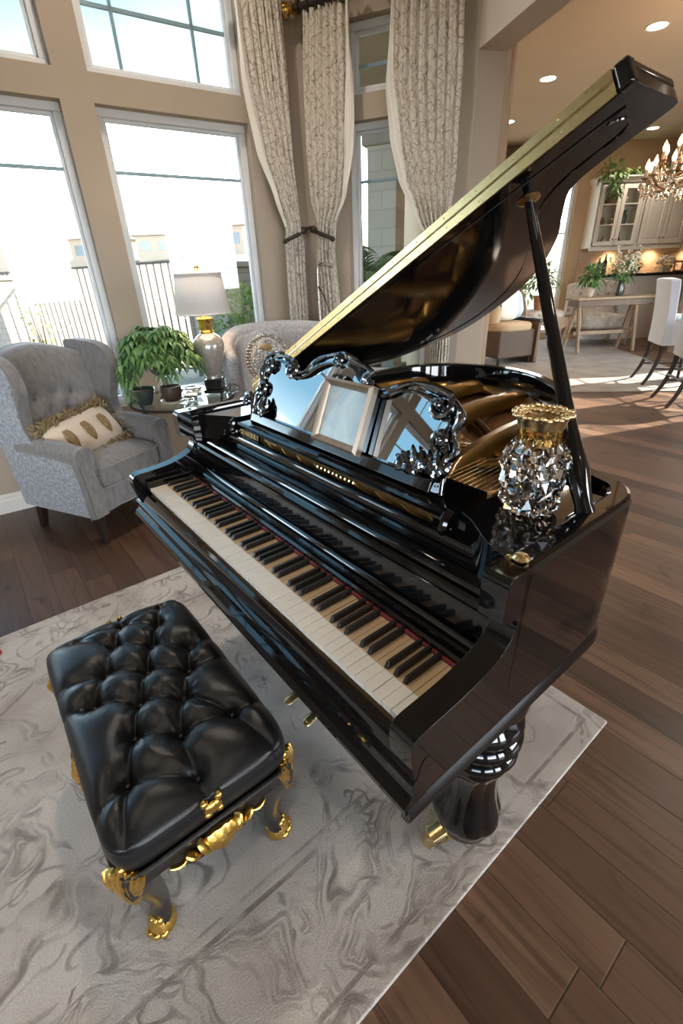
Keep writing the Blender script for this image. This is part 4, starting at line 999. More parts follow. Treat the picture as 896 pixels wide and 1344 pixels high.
# pedal lyre with gilt mounts
ly = empty('pedal_lyre', (.61,.33,0)); ly.parent = piano
for s in (-1, 1):
    mb = MB(); mb.tube(catmull([(s*.06,0,.61),(s*.10,0,.50),(s*.055,0,.36),(s*.09,0,.24),(s*.06,0,.13)], 8), [.016]*33, 10); mb.build('lyre_post', LQ, ly)
    mb = MB()
    for k in range(4): mb.ell((s*(.10-.015*k),-.015,.52-.05*k),(.02,.012,.026))
    mb.build('gilt_mount', M['gold'], ly)
mb = MB(); mb.box(-.13,.13,-.06,.06,.08,.135); mb.build('pedal_box', LQ, ly, smooth=0, bevel=.01)
for s in (-1, 1):
    mb = MB(); mb.tube(catmull([(s*.05,-.05,.09),(s*.05,-.12,.075),(s*.055,-.17,.068),(s*.055,-.20,.06)], 5), [.008,.008,.009,.010,.011,.012,.013,.014,.016,.017,.018,.018,.019,.018,.015,.010], 10, flat=.4); mb.build('pedal', M['brass'], ly)
mb = MB(); mb.tube([(-.02,.0,.135),(-.02,0,.61)], .004, 8); mb.tube([(.02,.0,.135),(.02,0,.61)], .004, 8); mb.build('pedal_rod', M['brass'], ly)
# gilt drop ornament under the key slip
for k, u in enumerate((.56,.66,.76)):
    mb = MB()
    for j in range(4): mb.ell((u+.02*j,-.012+.004*j,.592-.006*(j%2)),(.018,.012,.012))
    mb.build('gilt_ornament', M['gold'], piano)

# framed print leaning on the desk
fr = thing('picture_frame', 'champagne wooden picture frame with pale print leaning on the music desk', 'picture frame')
fr.matrix_world = Matrix.Translation((-.665,1.469,0)) @ Matrix.Rotation(PR,4,'Z') @ Matrix.Translation((.655,.3285,.9735)) @ Matrix.Rotation(R(-22),4,'X') @ Matrix.Rotation(R(0),4,'Y')
w, h, f = .094, .172, .020
fprof = [(0,-.0),(0,-.018),(.35,-.026),(.7,-.020),(1,-.012),(1,0)]
mb = MB()
cor_o = [(-w,0),(w,0),(w,h),(-w,h)]; cor_i = [(-w+f,f),(w-f,f),(w-f,h-f),(-w+f,h-f)]
secs = [[mb.bm.verts.new((lerp(o_[0],i_[0],k), y, lerp(o_[1],i_[1],k))) for k, y in fprof] for o_, i_ in zip(cor_o, cor_i)]
for q in range(4):
    a, b = secs[q], secs[(q+1)%4]
    for i in range(6): mb._face([a[i], a[(i+1)%6], b[(i+1)%6], b[i]])
mb.build('frame_moulding', M['wood_frame'], fr, smooth=40)
mb = MB(); mb.box(-w+f*.8,w-f*.8,-.010,-.008,f*.8,h-f*.8); mb.build('print', M['picture'], fr, smooth=0)
mb = MB(); mb.box(-w+.002,w-.002,-.004,.016,.002,h-.002); mb.build('frame_back', M['lacquer_in'], fr, smooth=0)
mb = MB(); mb.box(-w+f*.8,w-f*.8,-.0135,-.0125,f*.8,h-f*.8); mb.build('glazing', M['pane'], fr, smooth=0)

# cut crystal vase with gilt rim on the treble shelf
vz = thing('crystal_vase', 'cut crystal vase with gilded rim on the treble end of piano', 'vase')
vz.matrix_world = Matrix.Translation((-.665,1.469,0)) @ Matrix.Rotation(PR,4,'Z') @ Matrix.Translation((1.163,.405,.9587))
prof = [(.036,.0),(.046,.006),(.0525,.022),(.049,.040),(.0555,.058),(.052,.076),(.0585,.094),(.0545,.112),(.049,.126),(.040,.140),(.036,.152),(.0375,.166)]
mb = MB(); n = 20; rings = []
for j, (r, z) in enumerate(prof):
    ring = []
    for i in range(n):
        a = 2*pi*(i+.5*(j%2))/n; bump = (.0055 if (i+j)%2 == 0 else -.0028)*(1 if 0 < j < 9 else .25)
        rr = r+bump+random.uniform(-.0012,.0012); ring.append(mb.bm.verts.new((rr*cos(a), rr*sin(a), z)))
    rings.append(ring)
for j, (a, b) in enumerate(zip(rings, rings[1:])):
    for i in range(n):
        if j % 2 == 0: mb._face([a[i], a[(i+1)%n], b[i]]); mb._face([a[(i+1)%n], b[(i+1)%n], b[i]])
        else: mb._face([a[i], b[(i+1)%n], b[i]]); mb._face([a[i], a[(i+1)%n], b[(i+1)%n]])
inr = [(.0335,.166),(.031,.150),(.034,.138),(.043,.122),(.047,.10),(.047,.06),(.042,.03),(.03,.016)]
prev = rings[-1]
for r, z in inr:
    ring = [mb.bm.verts.new((r*cos(2*pi*(i+.5)/n), r*sin(2*pi*(i+.5)/n), z)) for i in range(n)]
    for i in range(n): mb._face([prev[i], prev[(i+1)%n], ring[(i+1)%n], ring[i]])
    prev = ring
mb._face(prev[::-1]); mb._face(rings[0][::-1])
mb.build('vase_body', M['crystal'], vz, smooth=0)
mb = MB(); mb.lathe([(.0395,.138),(.0375,.150),(.0385,.164),(.0400,.168),(.0375,.168),(.0360,.150),(.0375,.138)], 40, cap=False); mb.build('amber_collar', M['amber_glass'], vz)
mb = MB(); mb.lathe([(.0400,.167),(.043,.178),(.049,.190),(.0475,.192),(.041,.179),(.0385,.167)], 40, cap=False); mb.build('gilt_rim', M['pale_gold'], vz)
mb = MB()
for ring_, (r, z, k) in enumerate(((.0485,.190,30),(.042,.186,26),(.0355,.184,20))):
    for i in range(k):
        a = 2*pi*(i+.5*ring_)/k; mb.ell((r*cos(a), r*sin(a), z+random.uniform(-.002,.003)), (.0052,.0052,.0045), nu=8, nv=6)
mb.build('gilt_beading', M['pale_gold'], vz)
PO = Vector((-.665, 1.469, 0))
def pw(u, v, z=0):
    return PO + Vector((u*cos(PR)-v*sin(PR), u*sin(PR)+v*cos(PR), z))
# ------------------------------------------------------------------ rug
rug = MB(); n = 60
mbr = rug; hx, hy = .9475, 1.42
mbr.box(-hx,hx,-hy,hy,0,.012)
rg = mbr.build('rug', M['rug'], None, smooth=0, bevel=.005)
p = pw(.3425, -.48); rg.location = (p.x, p.y, .001); rg.rotation_euler = (0,0,PR)
tag(rg, 'large cream rug with grey brown floral scrolls under the piano and bench', 'rug')

# ------------------------------------------------------------------ tufted bench
bp_ = pw(.592, -.258)
bench = thing('piano_bench', 'black button tufted leather piano bench with gilt mounted cabriole legs', 'bench', (bp_.x, bp_.y, .013), PR)
BL, BW = .355, .200
bt = [(.247,-.116),(.271,-.245),(.352,-.153),(.246,-.385),(.364,-.291),(.439,-.201),(.512,-.112),(.469,-.342),(.537,-.248),(.607,-.154),(.561,-.398),(.635,-.300),(.692,-.203),(.818,-.125),(.728,-.342),(.792,-.252),(.835,-.392),(.915,-.262)]
bt = [((u-.592), (v+.258)) for u, v in bt]
bt = [(x*.93, y*.93) for x, y in bt]
ed = [(3,4),(4,5),(5,6),(1,4),(1,2),(0,2),(4,7),(7,8),(8,9),(5,8),(2,5),(10,7),(10,11),(11,12),(8,11),(9,12),(12,13),(11,14),(14,15),(12,15),(16,14),(15,17),(13,15),(6,9),(16,17),(1,3),(0,1)]
segs = [(bt[a], bt[b]) for a, b in ed]
segs += [(bt[3],(-.36,-.21)),(bt[10],(bt[10][0]-.02,-.21)),(bt[16],(bt[16][0]+.03,-.21)),(bt[16],(.36,-.17)),(bt[17],(.36,bt[17][1])),(bt[13],(.36,.16)),(bt[13],(bt[13][0]+.01,.21)),(bt[9],(bt[9][0]+.02,.21)),(bt[6],(bt[6][0],.21)),(bt[0],(-.36,.16)),(bt[1],(-.36,bt[1][1])),(bt[0],(bt[0][0],.21)),(bt[7],(bt[7][0]-.02,-.21))]
def sdist(p, s):
    (ax, ay), (bx, by) = s; dx, dy = bx-ax, by-ay; L2 = dx*dx+dy*dy+1e-9
    t = max(0, min(1, ((p[0]-ax)*dx+(p[1]-ay)*dy)/L2)); return math.hypot(p[0]-ax-dx*t, p[1]-ay-dy*t), t
def dips(x, y):
    crease = 0
    for s in segs:
        d, t = sdist((x, y), s); k = .0075*math.exp(-(d/.0055)**2)+.0105*math.exp(-(d/.026)**2)
        crease = max(crease, k)
    b = 0; pl = 0
    for bx, by in bt:
        r = math.hypot(x-bx, y-by)
        b = max(b, .021*math.exp(-(r/.017)**2)+.013*math.exp(-(r/.045)**2))
        if r < .07:
            a = math.atan2(y-by, x-bx); pl += .0011*sin(a*11+bx*40)*math.exp(-((r-.025)/.018)**2)
    return -(crease+b)+pl
mb = MB(); nr, na = 46, 240; rings = []
def rect(a, L, W, e=7):
    c, s = cos(a), sin(a); k = (abs(c)**e+abs(s)**e)**(-1/e); return c*k*L, s*k*W
ang = []
for i in range(na):  # even spacing along the rectangle
    t = i/na*4; q = int(t); f = (t-q)*2-1; ang.append({0: math.atan2(f*BW*1.0, BW), 1: pi/2+math.atan2(f, 1), 2: pi+math.atan2(f, 1), 3: 1.5*pi+math.atan2(f, 1)}[q])
secs = []
for j in range(1, nr+1):
    rho = j/nr; ring = []
    for a in ang:
        x, y = rect(a, BL*rho, BW*rho, 4+6*rho)
        edge = rho**5
        z = .488-.020*rho**2-.034*edge*edge + dips(x, y)*(1-.55*rho**8)
        ring.append(mb.bm.verts.new((x, y, z)))
    secs.append(ring)
for k in range(1, 15):
    t = k/14; ring = []
    for a in ang:
        x, y = rect(a, BL, BW, 10)
        g = dips(x, y)*(1-t)
        bul = 1+.014*sin(pi*min(1, t*1.25))-.03*max(0, t-.8)*5*.5
        z = .434-.070*t
        ring.append(mb.bm.verts.new((x*(bul+g*1.2), y*(bul+g*1.5), z)))
    secs.append(ring)
cv = mb.bm.verts.new((0,0,.488+dips(0,0)))
for i in range(na): mb._face([cv, secs[0][i], secs[0][(i+1)%na]])
for a, b in zip(secs, secs[1:]):
    for i in range(na): mb._face([a[i], b[i], b[(i+1)%na], a[(i+1)%na]])
mb._face(secs[-1][::-1])
cush = mb.build('cushion', M['leather'], bench, smooth=180)
for bx, by in bt:
    mb = MB(); z = .488-.030*max(abs(bx)/BL, abs(by)/BW)**4+dips(bx, by)*.93
    mb.ell((bx, by, z+.0035), (.0072,.0072,.005), nu=12, nv=8); mb.build('tuft_button', M['leather'], cush)
mb = MB(); pts = [rect(2*pi*i/80, BL*.995, BW*.995, 12) for i in range(80)]
mb.tube([(x, y, .352) for x, y in pts], .006, 8, closed=True); mb.build('welt', M['leather'], cush)
# scalloped apron
mb = MB()
def apron_side(L, fixed, axis, sgn):
    n = 40; sec = []
    for i in range(n+1):
        s = -L+2*L*i/n; t = abs(s)/L
        zb = .285-.035*cos(t*pi*1.0)*(1 if t < .6 else .4)+.03*max(0, t-.6)*(-1)+.012*cos(t*pi*3)
        row = []
        for o_, z in ((0,.352),(.006,.34),(.004,.325),(.008,.31),(.002,zb),(-.02,zb),(-.02,.352)):
            c = sgn*(fixed+o_); row.append(mb.bm.verts.new((s, c, z) if axis == 'x' else (c, s, z)))
        sec.append(row)
    for a, b in zip(sec, sec[1:]):
        for k in range(7): mb._face([a[k], a[(k+1)%7], b[(k+1)%7], b[k]])
    mb._face(sec[0]); mb._face(sec[-1][::-1])
for sg in (-1, 1): apron_side(BL-.012, BW-.012, 'x', sg); apron_side(BW-.012, BL-.012, 'y', sg)
mb.build('apron', M['black_wood'], bench, smooth=40)
def leafcluster(mb, c, ux, uz, nrm, pts, th=.006):
    """gilt acanthus: ribs given as (x0,z0,x1,z1,width)"""
    for x0, z0, x1, z1, w in pts:
        a = c+ux*x0+uz*z0+nrm*.004; b = c+ux*x1+uz*z1+nrm*.002; mid = (a+b)/2+nrm*th
        P = catmull([a, mid, b], 5); m = len(P); mb.tube(P, [w*(.35+.75*sin(pi*(.15+.8*i/(m-1)))) for i in range(m)], 8, flat=.6)
X, Y, Z = Vector((1,0,0)), Vector((0,1,0)), Vector((0,0,1))
for sx in (-1, 1):
    for sy in (-1, 1):
        t = empty('leg'); t.parent = bench
        dg = Vector((sx*.62, sy*.78, 0)).normalized() if False else Vector((sx, sy, 0)).normalized()
        base = Vector((sx*(BL-.050), sy*(BW-.040), 0))
        ctl = [(.004,.345,.034),(.008,.315,.040),(.010,.28,.038),(.004,.235,.032),(-.006,.18,.026),(-.014,.12,.0215),(-.014,.08,.021),(-.006,.045,.023),(.004,.022,.026),(.006,.002,.024)]
        pr = catmull([(a, b, c) for a, b, c in ctl], 5)
        mb = MB(); mb.tube([base+dg*q.x+Z*q.y-X*(sx*.036*(1-q.y/.345)) for q in pr], [q.z for q in pr], 16); mb.build('leg_post', M['black_wood'], t, smooth=80)
        # gilt paw foot
        mb = MB(); q = base+dg*.004-X*(sx*.036)
        mb.tube([q+Z*.0+X*0, q+Z*.006, q+Z*.02, q+Z*.032+dg*.002, q+Z*.04], [.030,.034,.033,.026,.022], 16)
        for k in (-1, 0, 1):
            d = (Matrix.Rotation(R(36*k),3,'Z') @ dg); mb.ell(q+d*.026+Z*.012, (.014,.014,.012), nu=12, nv=8); mb.ell(q+d*.016+Z*.044, (.009,.009,.014), nu=10, nv=8)
        mb.build('gilt_foot', M['gold'], t)
        # gilt knee mount
        mb = MB(); c = base+dg*.030+Z*.312; side = Vector((-dg.y, dg.x, 0))
        leafcluster(mb, c, side, Z, dg, [(0,.050,0,-.075,.016),(-.014,.05,-.008,-.060,.013),(.014,.05,.008,-.060,.013),(-.027,.046,-.014,-.04,.012),(.027,.046,.014,-.04,.012),(-.038,.042,-.022,-.015,.010),(.038,.042,.022,-.015,.010)])
        mb.ell(c+Z*.056+dg*.004, (.010,.010,.012), nu=12, nv=8)
        mb.build('gilt_knee_mount', M['gold'], t)
for sx in (-1, 1):
    mb = MB(); c = Vector((sx*(BL-.004), 0, .30))
    leafcluster(mb, c, Y, Z, X*sx, [(0,.03,0,-.045,.020),(-.02,.028,-.012,-.035,.016),(.02,.028,.012,-.035,.016),(-.045,.026,-.025,-.018,.013),(.045,.026,.025,-.018,.013),(-.075,.018,-.045,-.004,.010),(.075,.018,.045,-.004,.010),(-.11,.012,-.07,.008,.006),(.11,.012,.07,.008,.006)], .008)
    mb.ell(c+Z*.0+X*sx*.012,(.012,.016,.016), nu=12, nv=8)
    mb.build('gilt_apron_mount', M['gold'], bench)
    mb = MB(); c = Vector((sx*(BL+.002), .0, .405))
    mb.ell(c, (.008,.020,.018), nu=14, nv=8); mb.ell(c+Z*.024+Y*.016, (.008,.009,.010), nu=10, nv=6); mb.ell(c+Z*.024-Y*.016, (.008,.009,.010), nu=10, nv=6); mb.ell(c-Z*.014+Y*.012, (.007,.010,.009), nu=10, nv=6); mb.ell(c-Z*.014-Y*.012, (.007,.010,.009), nu=10, nv=6)
    mb.build('gilt_escutcheon', M['gold'], bench)
for sy in (-1, 1):
    mb = MB(); c = Vector((0, sy*(BW-.004), .30))
    leafcluster(mb, c, X, Z, Y*sy, [(0,.03,0,-.04,.018),(-.03,.025,-.015,-.03,.014),(.03,.025,.015,-.03,.014),(-.07,.018,-.03,-.008,.010),(.07,.018,.03,-.008,.010)], .008)
    mb.build('gilt_apron_mount', M['gold'], bench)

# ------------------------------------------------------------------ wing chair (front = -y)
WC = (-1.545, 2.760, 0); WR = R(65)
wing = thing('wing_chair', 'grey tufted wingback armchair with nailhead trim by the window', 'armchair', WC, WR)
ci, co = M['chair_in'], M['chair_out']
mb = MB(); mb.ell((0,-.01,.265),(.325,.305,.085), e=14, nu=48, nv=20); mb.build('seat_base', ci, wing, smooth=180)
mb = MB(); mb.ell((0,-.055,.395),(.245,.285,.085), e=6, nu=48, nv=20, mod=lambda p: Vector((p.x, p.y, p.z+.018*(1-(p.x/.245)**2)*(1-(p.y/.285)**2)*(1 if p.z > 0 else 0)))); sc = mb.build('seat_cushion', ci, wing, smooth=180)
mb = MB(); mb.tube([(x, y-.055, .452) for x, y in [rect(2*pi*i/60, .243, .283, 8) for i in range(60)]], .006, 6, closed=True); mb.tube([(x, y-.055, .335) for x, y in [rect(2*pi*i/60, .243, .283, 8) for i in range(60)]], .006, 6, closed=True); mb.build('piping', ci, sc)
bts = [(-.12,.30),(0,.30),(.12,.30),(-.06,.45),(.06,.45),(-.12,.58),(0,.58),(.12,.58)]
def bk(s, t):
    x = s*(.245+.035*t); z = .40+.665*t-.05*s*s*t+.012*cos(s*pi)*t
    y = .155+.135*t+.05*(1-cos(min(1,t*1.1)*pi*.5))*0-.045*s*s
    return Vector((x, y, z))
def bfront(u, v):
    s, t = 2*u-1, v; p = bk(s, t); dp = 0
    for bx, tt in bts:
        r = math.hypot((p.x-bx), (t-tt)*.66); dp = max(dp, .030*math.exp(-(r/.03)**2)+.018*math.exp(-(r/.07)**2))
    e = max(abs(s)**8, (2*abs(t-.5))**14)
    return (p.x, p.y-.05+dp-.012*sin(pi*u)*sin(pi*v)+.04*e, p.z)
def bback(u, v):
    s, t = 2*u-1, v; p = bk(s, t); return (p.x*1.02, p.y+.075-.03*abs(s)**6, p.z+.012)
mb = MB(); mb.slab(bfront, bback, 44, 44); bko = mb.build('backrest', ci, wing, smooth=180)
for bx, tt in bts:
    mb = MB(); s = bx/(.245+.035*tt); p = bfront((s+1)/2, tt); mb.ell((p[0], p[1]+.002, p[2]), (.010,.006,.010), nu=10, nv=6); mb.build('tuft_button', ci, bko)
wp = [(.30,.50),(.285,.62),(.31,.80),(.335,.98),(.34,1.055),(.30,1.075),(.20,1.07),(.10,1.055),(.03,1.02),(-.005,.95),(.0,.87),(.04,.77),(.06,.68),(.03,.61),(-.02,.575),(-.06,.56),(-.06,.50)]
wps = [(p.x, p.y) for p in catmull([(a, b, 0) for a, b in wp], 4, True)]
for sg in (-1, 1):
    mb = MB()
    fnc = lambda p, h: (sg*(.262+h+.05*max(0, .30-p[0])*max(0, (p[1]-.6))*3.0), p[0], p[1])
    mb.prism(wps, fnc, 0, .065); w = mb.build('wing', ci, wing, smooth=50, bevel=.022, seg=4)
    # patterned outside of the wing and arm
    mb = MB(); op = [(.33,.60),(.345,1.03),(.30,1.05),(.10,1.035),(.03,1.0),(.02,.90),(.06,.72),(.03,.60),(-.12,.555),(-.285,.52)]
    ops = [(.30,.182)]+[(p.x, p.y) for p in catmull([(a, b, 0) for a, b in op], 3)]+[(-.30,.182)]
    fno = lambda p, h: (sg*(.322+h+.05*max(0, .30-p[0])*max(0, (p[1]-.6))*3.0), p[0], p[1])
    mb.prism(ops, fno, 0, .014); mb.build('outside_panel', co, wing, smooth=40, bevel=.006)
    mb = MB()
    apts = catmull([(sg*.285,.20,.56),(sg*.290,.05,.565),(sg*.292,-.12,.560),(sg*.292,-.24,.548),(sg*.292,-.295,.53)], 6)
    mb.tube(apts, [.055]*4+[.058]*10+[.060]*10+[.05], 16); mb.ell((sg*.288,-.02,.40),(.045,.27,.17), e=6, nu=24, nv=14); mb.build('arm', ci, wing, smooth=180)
    mb = MB(); fp = [(sg*.338,.30),(sg*.342,.40),(sg*.348,.50),(sg*.338,.575),(sg*.29,.60),(sg*.243,.58),(sg*.233,.53),(sg*.245,.46),(sg*.243,.33)]
    mb.prism([(sg*.338,.182)]+[(p.x, p.y) for p in catmull([(a, b, 0) for a, b in fp], 4)]+[(sg*.243,.182)], lambda p, h: (p[0], h, p[1]), -.318, -.275); fpn = mb.build('arm_front', ci, wing, smooth=50, bevel=.012, seg=3)
    mb = MB()
    for q0, q1, q2 in ((.330,.337,.35),(.249,.251,.33)):
        mb = MB()
        for k in range(26):
            t = k/25; mb.ell((sg*lerp(q0,q1,t), -.319, .195+(q2-.02)*t), (.006,.004,.006), nu=8, nv=5)
        mb.build('nailhead_trim', M['nail'], fpn)
    mb = MB()
    for k in range(30):
        t = k/29; mb.ell((sg*.3365, -.275+.0*t, .17+.36*t), (.004,.006,.006), nu=8, nv=5)
        q = Vector((.345-.045*t*0, lerp(.60,1.03,t), 0)); 
    mb.build('nailhead_trim', M['nail'], wing)
    for y0, y1 in ((-.255,-.265),(.235,.285)):
        mb = MB(); a, b = .026, .017
        lo = [(sg*.285+x*b, y1+y*b, 0) for x, y in ((-1,-1),(1,-1),(1,1),(-1,1))]; hi = [(sg*.280+x*a, y0+y*a, .19) for x, y in ((-1,-1),(1,-1),(1,1),(-1,1))]
        v = [mb.bm.verts.new(q) for q in lo+hi]
        for f_ in ((3,2,1,0),(4,5,6,7),(0,1,5,4),(1,2,6,5),(2,3,7,6),(3,0,4,7)): mb._face([v[i] for i in f_])
        mb.build('leg', M['dark_wood'], wing, smooth=0, bevel=.004)
mb = MB(); mb.prism([(-.30,.185),(.30,.185),(.335,1.02),(0,1.055),(-.335,1.02)], lambda p, h: (p[0], .285+.06*max(0, p[1]-.3)+h, p[1]), 0, .015); mb.build('back_panel', co, wing, smooth=0, bevel=.006)

# lumbar pillow lying in the wing chair
lp = thing('lumbar_pillow', 'cream lumbar pillow with gold fringe and three gilt motifs in the wing chair', 'pillow')
lp.matrix_world = Matrix.Translation(WC) @ Matrix.Rotation(WR,4,'Z') @ Matrix.Translation((-.045,-.035,.575)) @ Matrix.Rotation(R(-34),4,'X') @ Matrix.Rotation(R(-7),4,'Y') @ Matrix.Scale(1.2,4)
mb = MB(); mb.ell((0,0,0),(.195,.050,.100), e=6, nu=40, nv=20, mod=lambda p: Vector((p.x, p.y*(1-(abs(p.x)/.2)**3*.6)*(1-(abs(p.z)/.11)**3*.6), p.z))); mb.build('pillow_body', M['pillow'], lp, smooth=180)
mb = MB()
for i in range(420):
    s = random.uniform(-1,1); e = random.choice((-1,1)); p = Vector((s*.205, random.uniform(-.03,.02), e*(.102+random.uniform(-.022,.022)))); d = Vector((random.uniform(-.5,.5), random.uniform(-.7,.3), e*random.uniform(.1,1))).normalized()
    mb.tube([p, p+d*.02, p+d*.034+Z*(-.006)], [.0055,.006,.003], 5)
for i in range(50):
    e = random.choice((-1,1)); p = Vector((e*(.198+random.uniform(-.008,.008)), random.uniform(-.03,.02), random.uniform(-.1,.1))); d = Vector((e*random.uniform(.3,1), random.uniform(-.5,.3), random.uniform(-.5,.5))).normalized()
    mb.tube([p, p+d*.014, p+d*.024], [.005,.005,.002], 5)
mb.build('fringe', M['fringe'], lp)
for k in (-1, 0, 1):
    mb = MB(); cx = k*.105
    for j in range(13):
        t = j/12; w_ = .022*sin(pi*(.2+.75*t)); 
        for q in (-1, 0, 1): mb.ell((cx+q*w_*.8, -.050*(1-(abs(cx)/.2)**3*.6)*(1-(abs(t*.12-.06)/.11)**3)-.0035, -.05+.095*(1-t)), (.008,.004,.006), nu=8, nv=5)
    mb.build('gilt_motif', M['motif'], lp)

# ------------------------------------------------------------------ tub chair behind the piano with its medallion pillow
tub = thing('tub_chair', 'speckled grey barrel back armchair behind the bass end of the piano', 'armchair', (-.37, 3.33, 0), R(8))
def tubf(r0, top):
    def f(u, v):
        ph = R(-118)+R(236)*u+R(90); k = abs(2*u-1)
        h = .98+.06*cos((2*u-1)*1.3)-.30*max(0, k-.45)**1.5
        z = lerp(.30, h, v) ; r = r0*(1+.10*v)
        return (r*cos(ph), r*sin(ph)*.92, z)
    return f
mb = MB(); fi, fo = tubf(.285, 0), tubf(.375, 0)
N1, N2 = 48, 20
def ins_(u, v): 
    p = Vector(fi(u, v)); tt = .02*sin(u*pi*9)*sin(v*pi*.9); c = Vector((p.x, p.y, 0)).normalized(); return tuple(p+c*tt*.3)
mb.slab(ins_, fo, N1, N2); 
topc = [((Vector(fi(i/N1,1))+Vector(fo(i/N1,1)))/2) for i in range(N1+1)]
mb.tube(topc, .049, 12); mb.build('barrel_back', M['boucle'], tub, smooth=180)
mb = MB(); mb.ell((0,-.05,.37),(.28,.30,.10), e=4, nu=32, nv=16); mb.build('seat_cushion', M['boucle'], tub, smooth=180)
mb = MB(); mb.lathe([(.30,.13),(.34,.14),(.36,.28),(.34,.31)], 32); mb.build('seat_base', M['boucle'], tub, smooth=60)
for a in (45,135,225,315):
    mb = MB(); mb.tube([(.27*cos(R(a)),.27*sin(R(a)),.14),(.29*cos(R(a)),.29*sin(R(a)),0)], [.024,.014], 8); mb.build('leg', M['dark_wood'], tub)
mp_ = thing('medallion_pillow', 'round beaded silver medallion pillow propped in the tub chair', 'pillow')
mp_.matrix_world = Matrix.Translation((-.435,3.10,.905)) @ Matrix.Rotation(R(8),4,'Z') @ Matrix.Rotation(R(-16),4,'X')
mb = MB(); mb.ell((0,0,0),(.135,.05,.150), nu=36, nv=18); mb.build('pillow_body', M['boucle'], mp_, smooth=180)
mb = MB()
for rr, q, s_ in ((.128,44,.0115),(.112,40,.010),(.135,46,.009)):
    for i in range(q):
        a = 2*pi*i/q; mb.ell((rr*cos(a), -.018-.10*(.135-rr)*.9+random.uniform(-.006,.002), rr*1.1*sin(a)), (s_,s_*.9,s_), nu=8, nv=6)
mb.build('beaded_border', M['silver'], mp_)
mb = MB()
for i in range(150):
    a = random.uniform(0, 2*pi); rr = .10*math.sqrt(random.random()); y = -.05*math.sqrt(max(0, 1-(rr/.14)**2))-.003
    mb.ell((rr*cos(a), y, rr*1.1*sin(a)), (.008,.005,.008), nu=7, nv=5)
mb.build('sequin_field', M['silver'], mp_)
mb = MB(); mb.ell((-.005,-.052,.065),(.038,.010,.022), nu=14, nv=8); mb.build('amber_jewel', M['motif'], mp_)
sp_ = thing('satin_pillow', 'small pale floral satin pillow below the beaded medallion pillow', 'pillow')
sp_.matrix_world = Matrix.Translation((-.44,3.02,.69)) @ Matrix.Rotation(R(20),4,'Z') @ Matrix.Rotation(R(-22),4,'X')
mb = MB(); mb.ell((0,0,0),(.10,.045,.13), e=3, nu=30, nv=16); mb.build('pillow_body', M['floral'], sp_, smooth=180)
mb = MB(); mb.tube([(x, 0, z) for x, z in [rect(2*pi*i/40, .098, .128, 4) for i in range(40)]], .006, 6, closed=True); mb.build('pillow_cord', M['pillow'], sp_)

# ------------------------------------------------------------------ glass side table and what stands on it
TB = Vector((-1.0, 3.0, 0))
tbl = thing('side_table', 'round glass side table on scrolled iron legs between the two armchairs', 'side table', TB)
mb = MB(); mb.lathe([(.001,.703),(.327,.703),(.335,.709),(.327,.715),(.001,.715)], 56); mb.build('glass_top', M['table_glass'], tbl)
mb = MB(); mb.tube([(.32*cos(a), .32*sin(a), .695) for a in [2*pi*i/48 for i in range(48)]], .009, 8, closed=True); mb.build('top_ring', M['iron'], tbl)
mb = MB(); mb.tube([(.18*cos(a), .18*sin(a), .25) for a in [2*pi*i/36 for i in range(36)]], .007, 8, closed=True); mb.build('lower_ring', M['iron'], tbl)
for k in range(3):
    a = R(120*k-70); d = Vector((cos(a), sin(a), 0))
    mb = MB(); mb.tube(catmull([d*.31+Z*.69, d*.29+Z*.60, d*.20+Z*.42, d*.18+Z*.25, d*.24+Z*.10, d*.30+Z*.012], 6), .009, 8)
    sp2 = [d*(.30-.0)+Z*.60+d*(.035*cos(t))+Z*(.035*sin(t)-.04) for t in [R(20*i) for i in range(16)]]; mb.tube(sp2, .006, 6); mb.build('leg', M['iron'], tbl)
ZT = .7152
lmp = thing('table_lamp', 'silvered urn table lamp with white drum shade on the glass table', 'lamp', (-.80, 3.09, ZT))
mb = MB(); mb.box(-.065,.065,-.065,.065,0,.022); mb.box(-.055,.055,-.055,.055,.022,.085); mb.build('lamp_plinth', M['lacquer_in'], lmp, smooth=0, bevel=.006)
mb = MB(); mb.lathe([(.048,.085),(.052,.092),(.046,.10),(.052,.115),(.066,.16),(.082,.21),(.094,.262),(.097,.295),(.088,.325),(.066,.348),(.046,.360),(.038,.368)], 40); mb.build('urn', M['mercury'], lmp, smooth=180)
mb = MB(); mb.lathe([(.040,.366),(.044,.372),(.038,.382),(.042,.395),(.040,.42),(.048,.44),(.052,.448),(.046,.456),(.012,.46),(.010,.50)], 28); mb.build('gilt_neck', M['gold'], lmp)
mb = MB(); mb.lathe([(.165,.478),(.135,.695)], 56, cap=False); o = mb.build('lamp_shade', M['shade'], lmp, smooth=180); so = o.modifiers.new('t','SOLIDIFY'); so.thickness = .004
mb = MB(); mb.tube([(.165*cos(a), .165*sin(a), .478) for a in [2*pi*i/56 for i in range(56)]], .004, 6, closed=True); mb.tube([(.135*cos(a), .135*sin(a), .695) for a in [2*pi*i/56 for i in range(56)]], .004, 6, closed=True); mb.build('shade_trim', M['shade'], lmp)
mb = MB(); mb.tube([(0,0,.50),(0,0,.715)], .004, 6)
for k in range(3): mb.tube([(0,0,.69),(.134*cos(k*2.1), .134*sin(k*2.1), .692)], .002, 5)
mb.lathe([(.004,.70),(.014,.712),(.018,.722),(.012,.734),(.003,.74)], 14); mb.build('finial', M['brass'], lmp)
mb = MB(); mb.ell((0,0,.56),(.022,.022,.032), nu=14, nv=10); mb.build('lamp_bulb', M['bulb'], lmp)
lt = bpy.data.lights.new('lamp_light', 'POINT'); lt.energy = 2.0; lt.color = (1,.72,.45); lt.shadow_soft_size = .03
lo = bpy.data.objects.new('lamp_light', lt); COL.objects.link(lo); lo.location = (0,0,.62); lo.parent = lmp

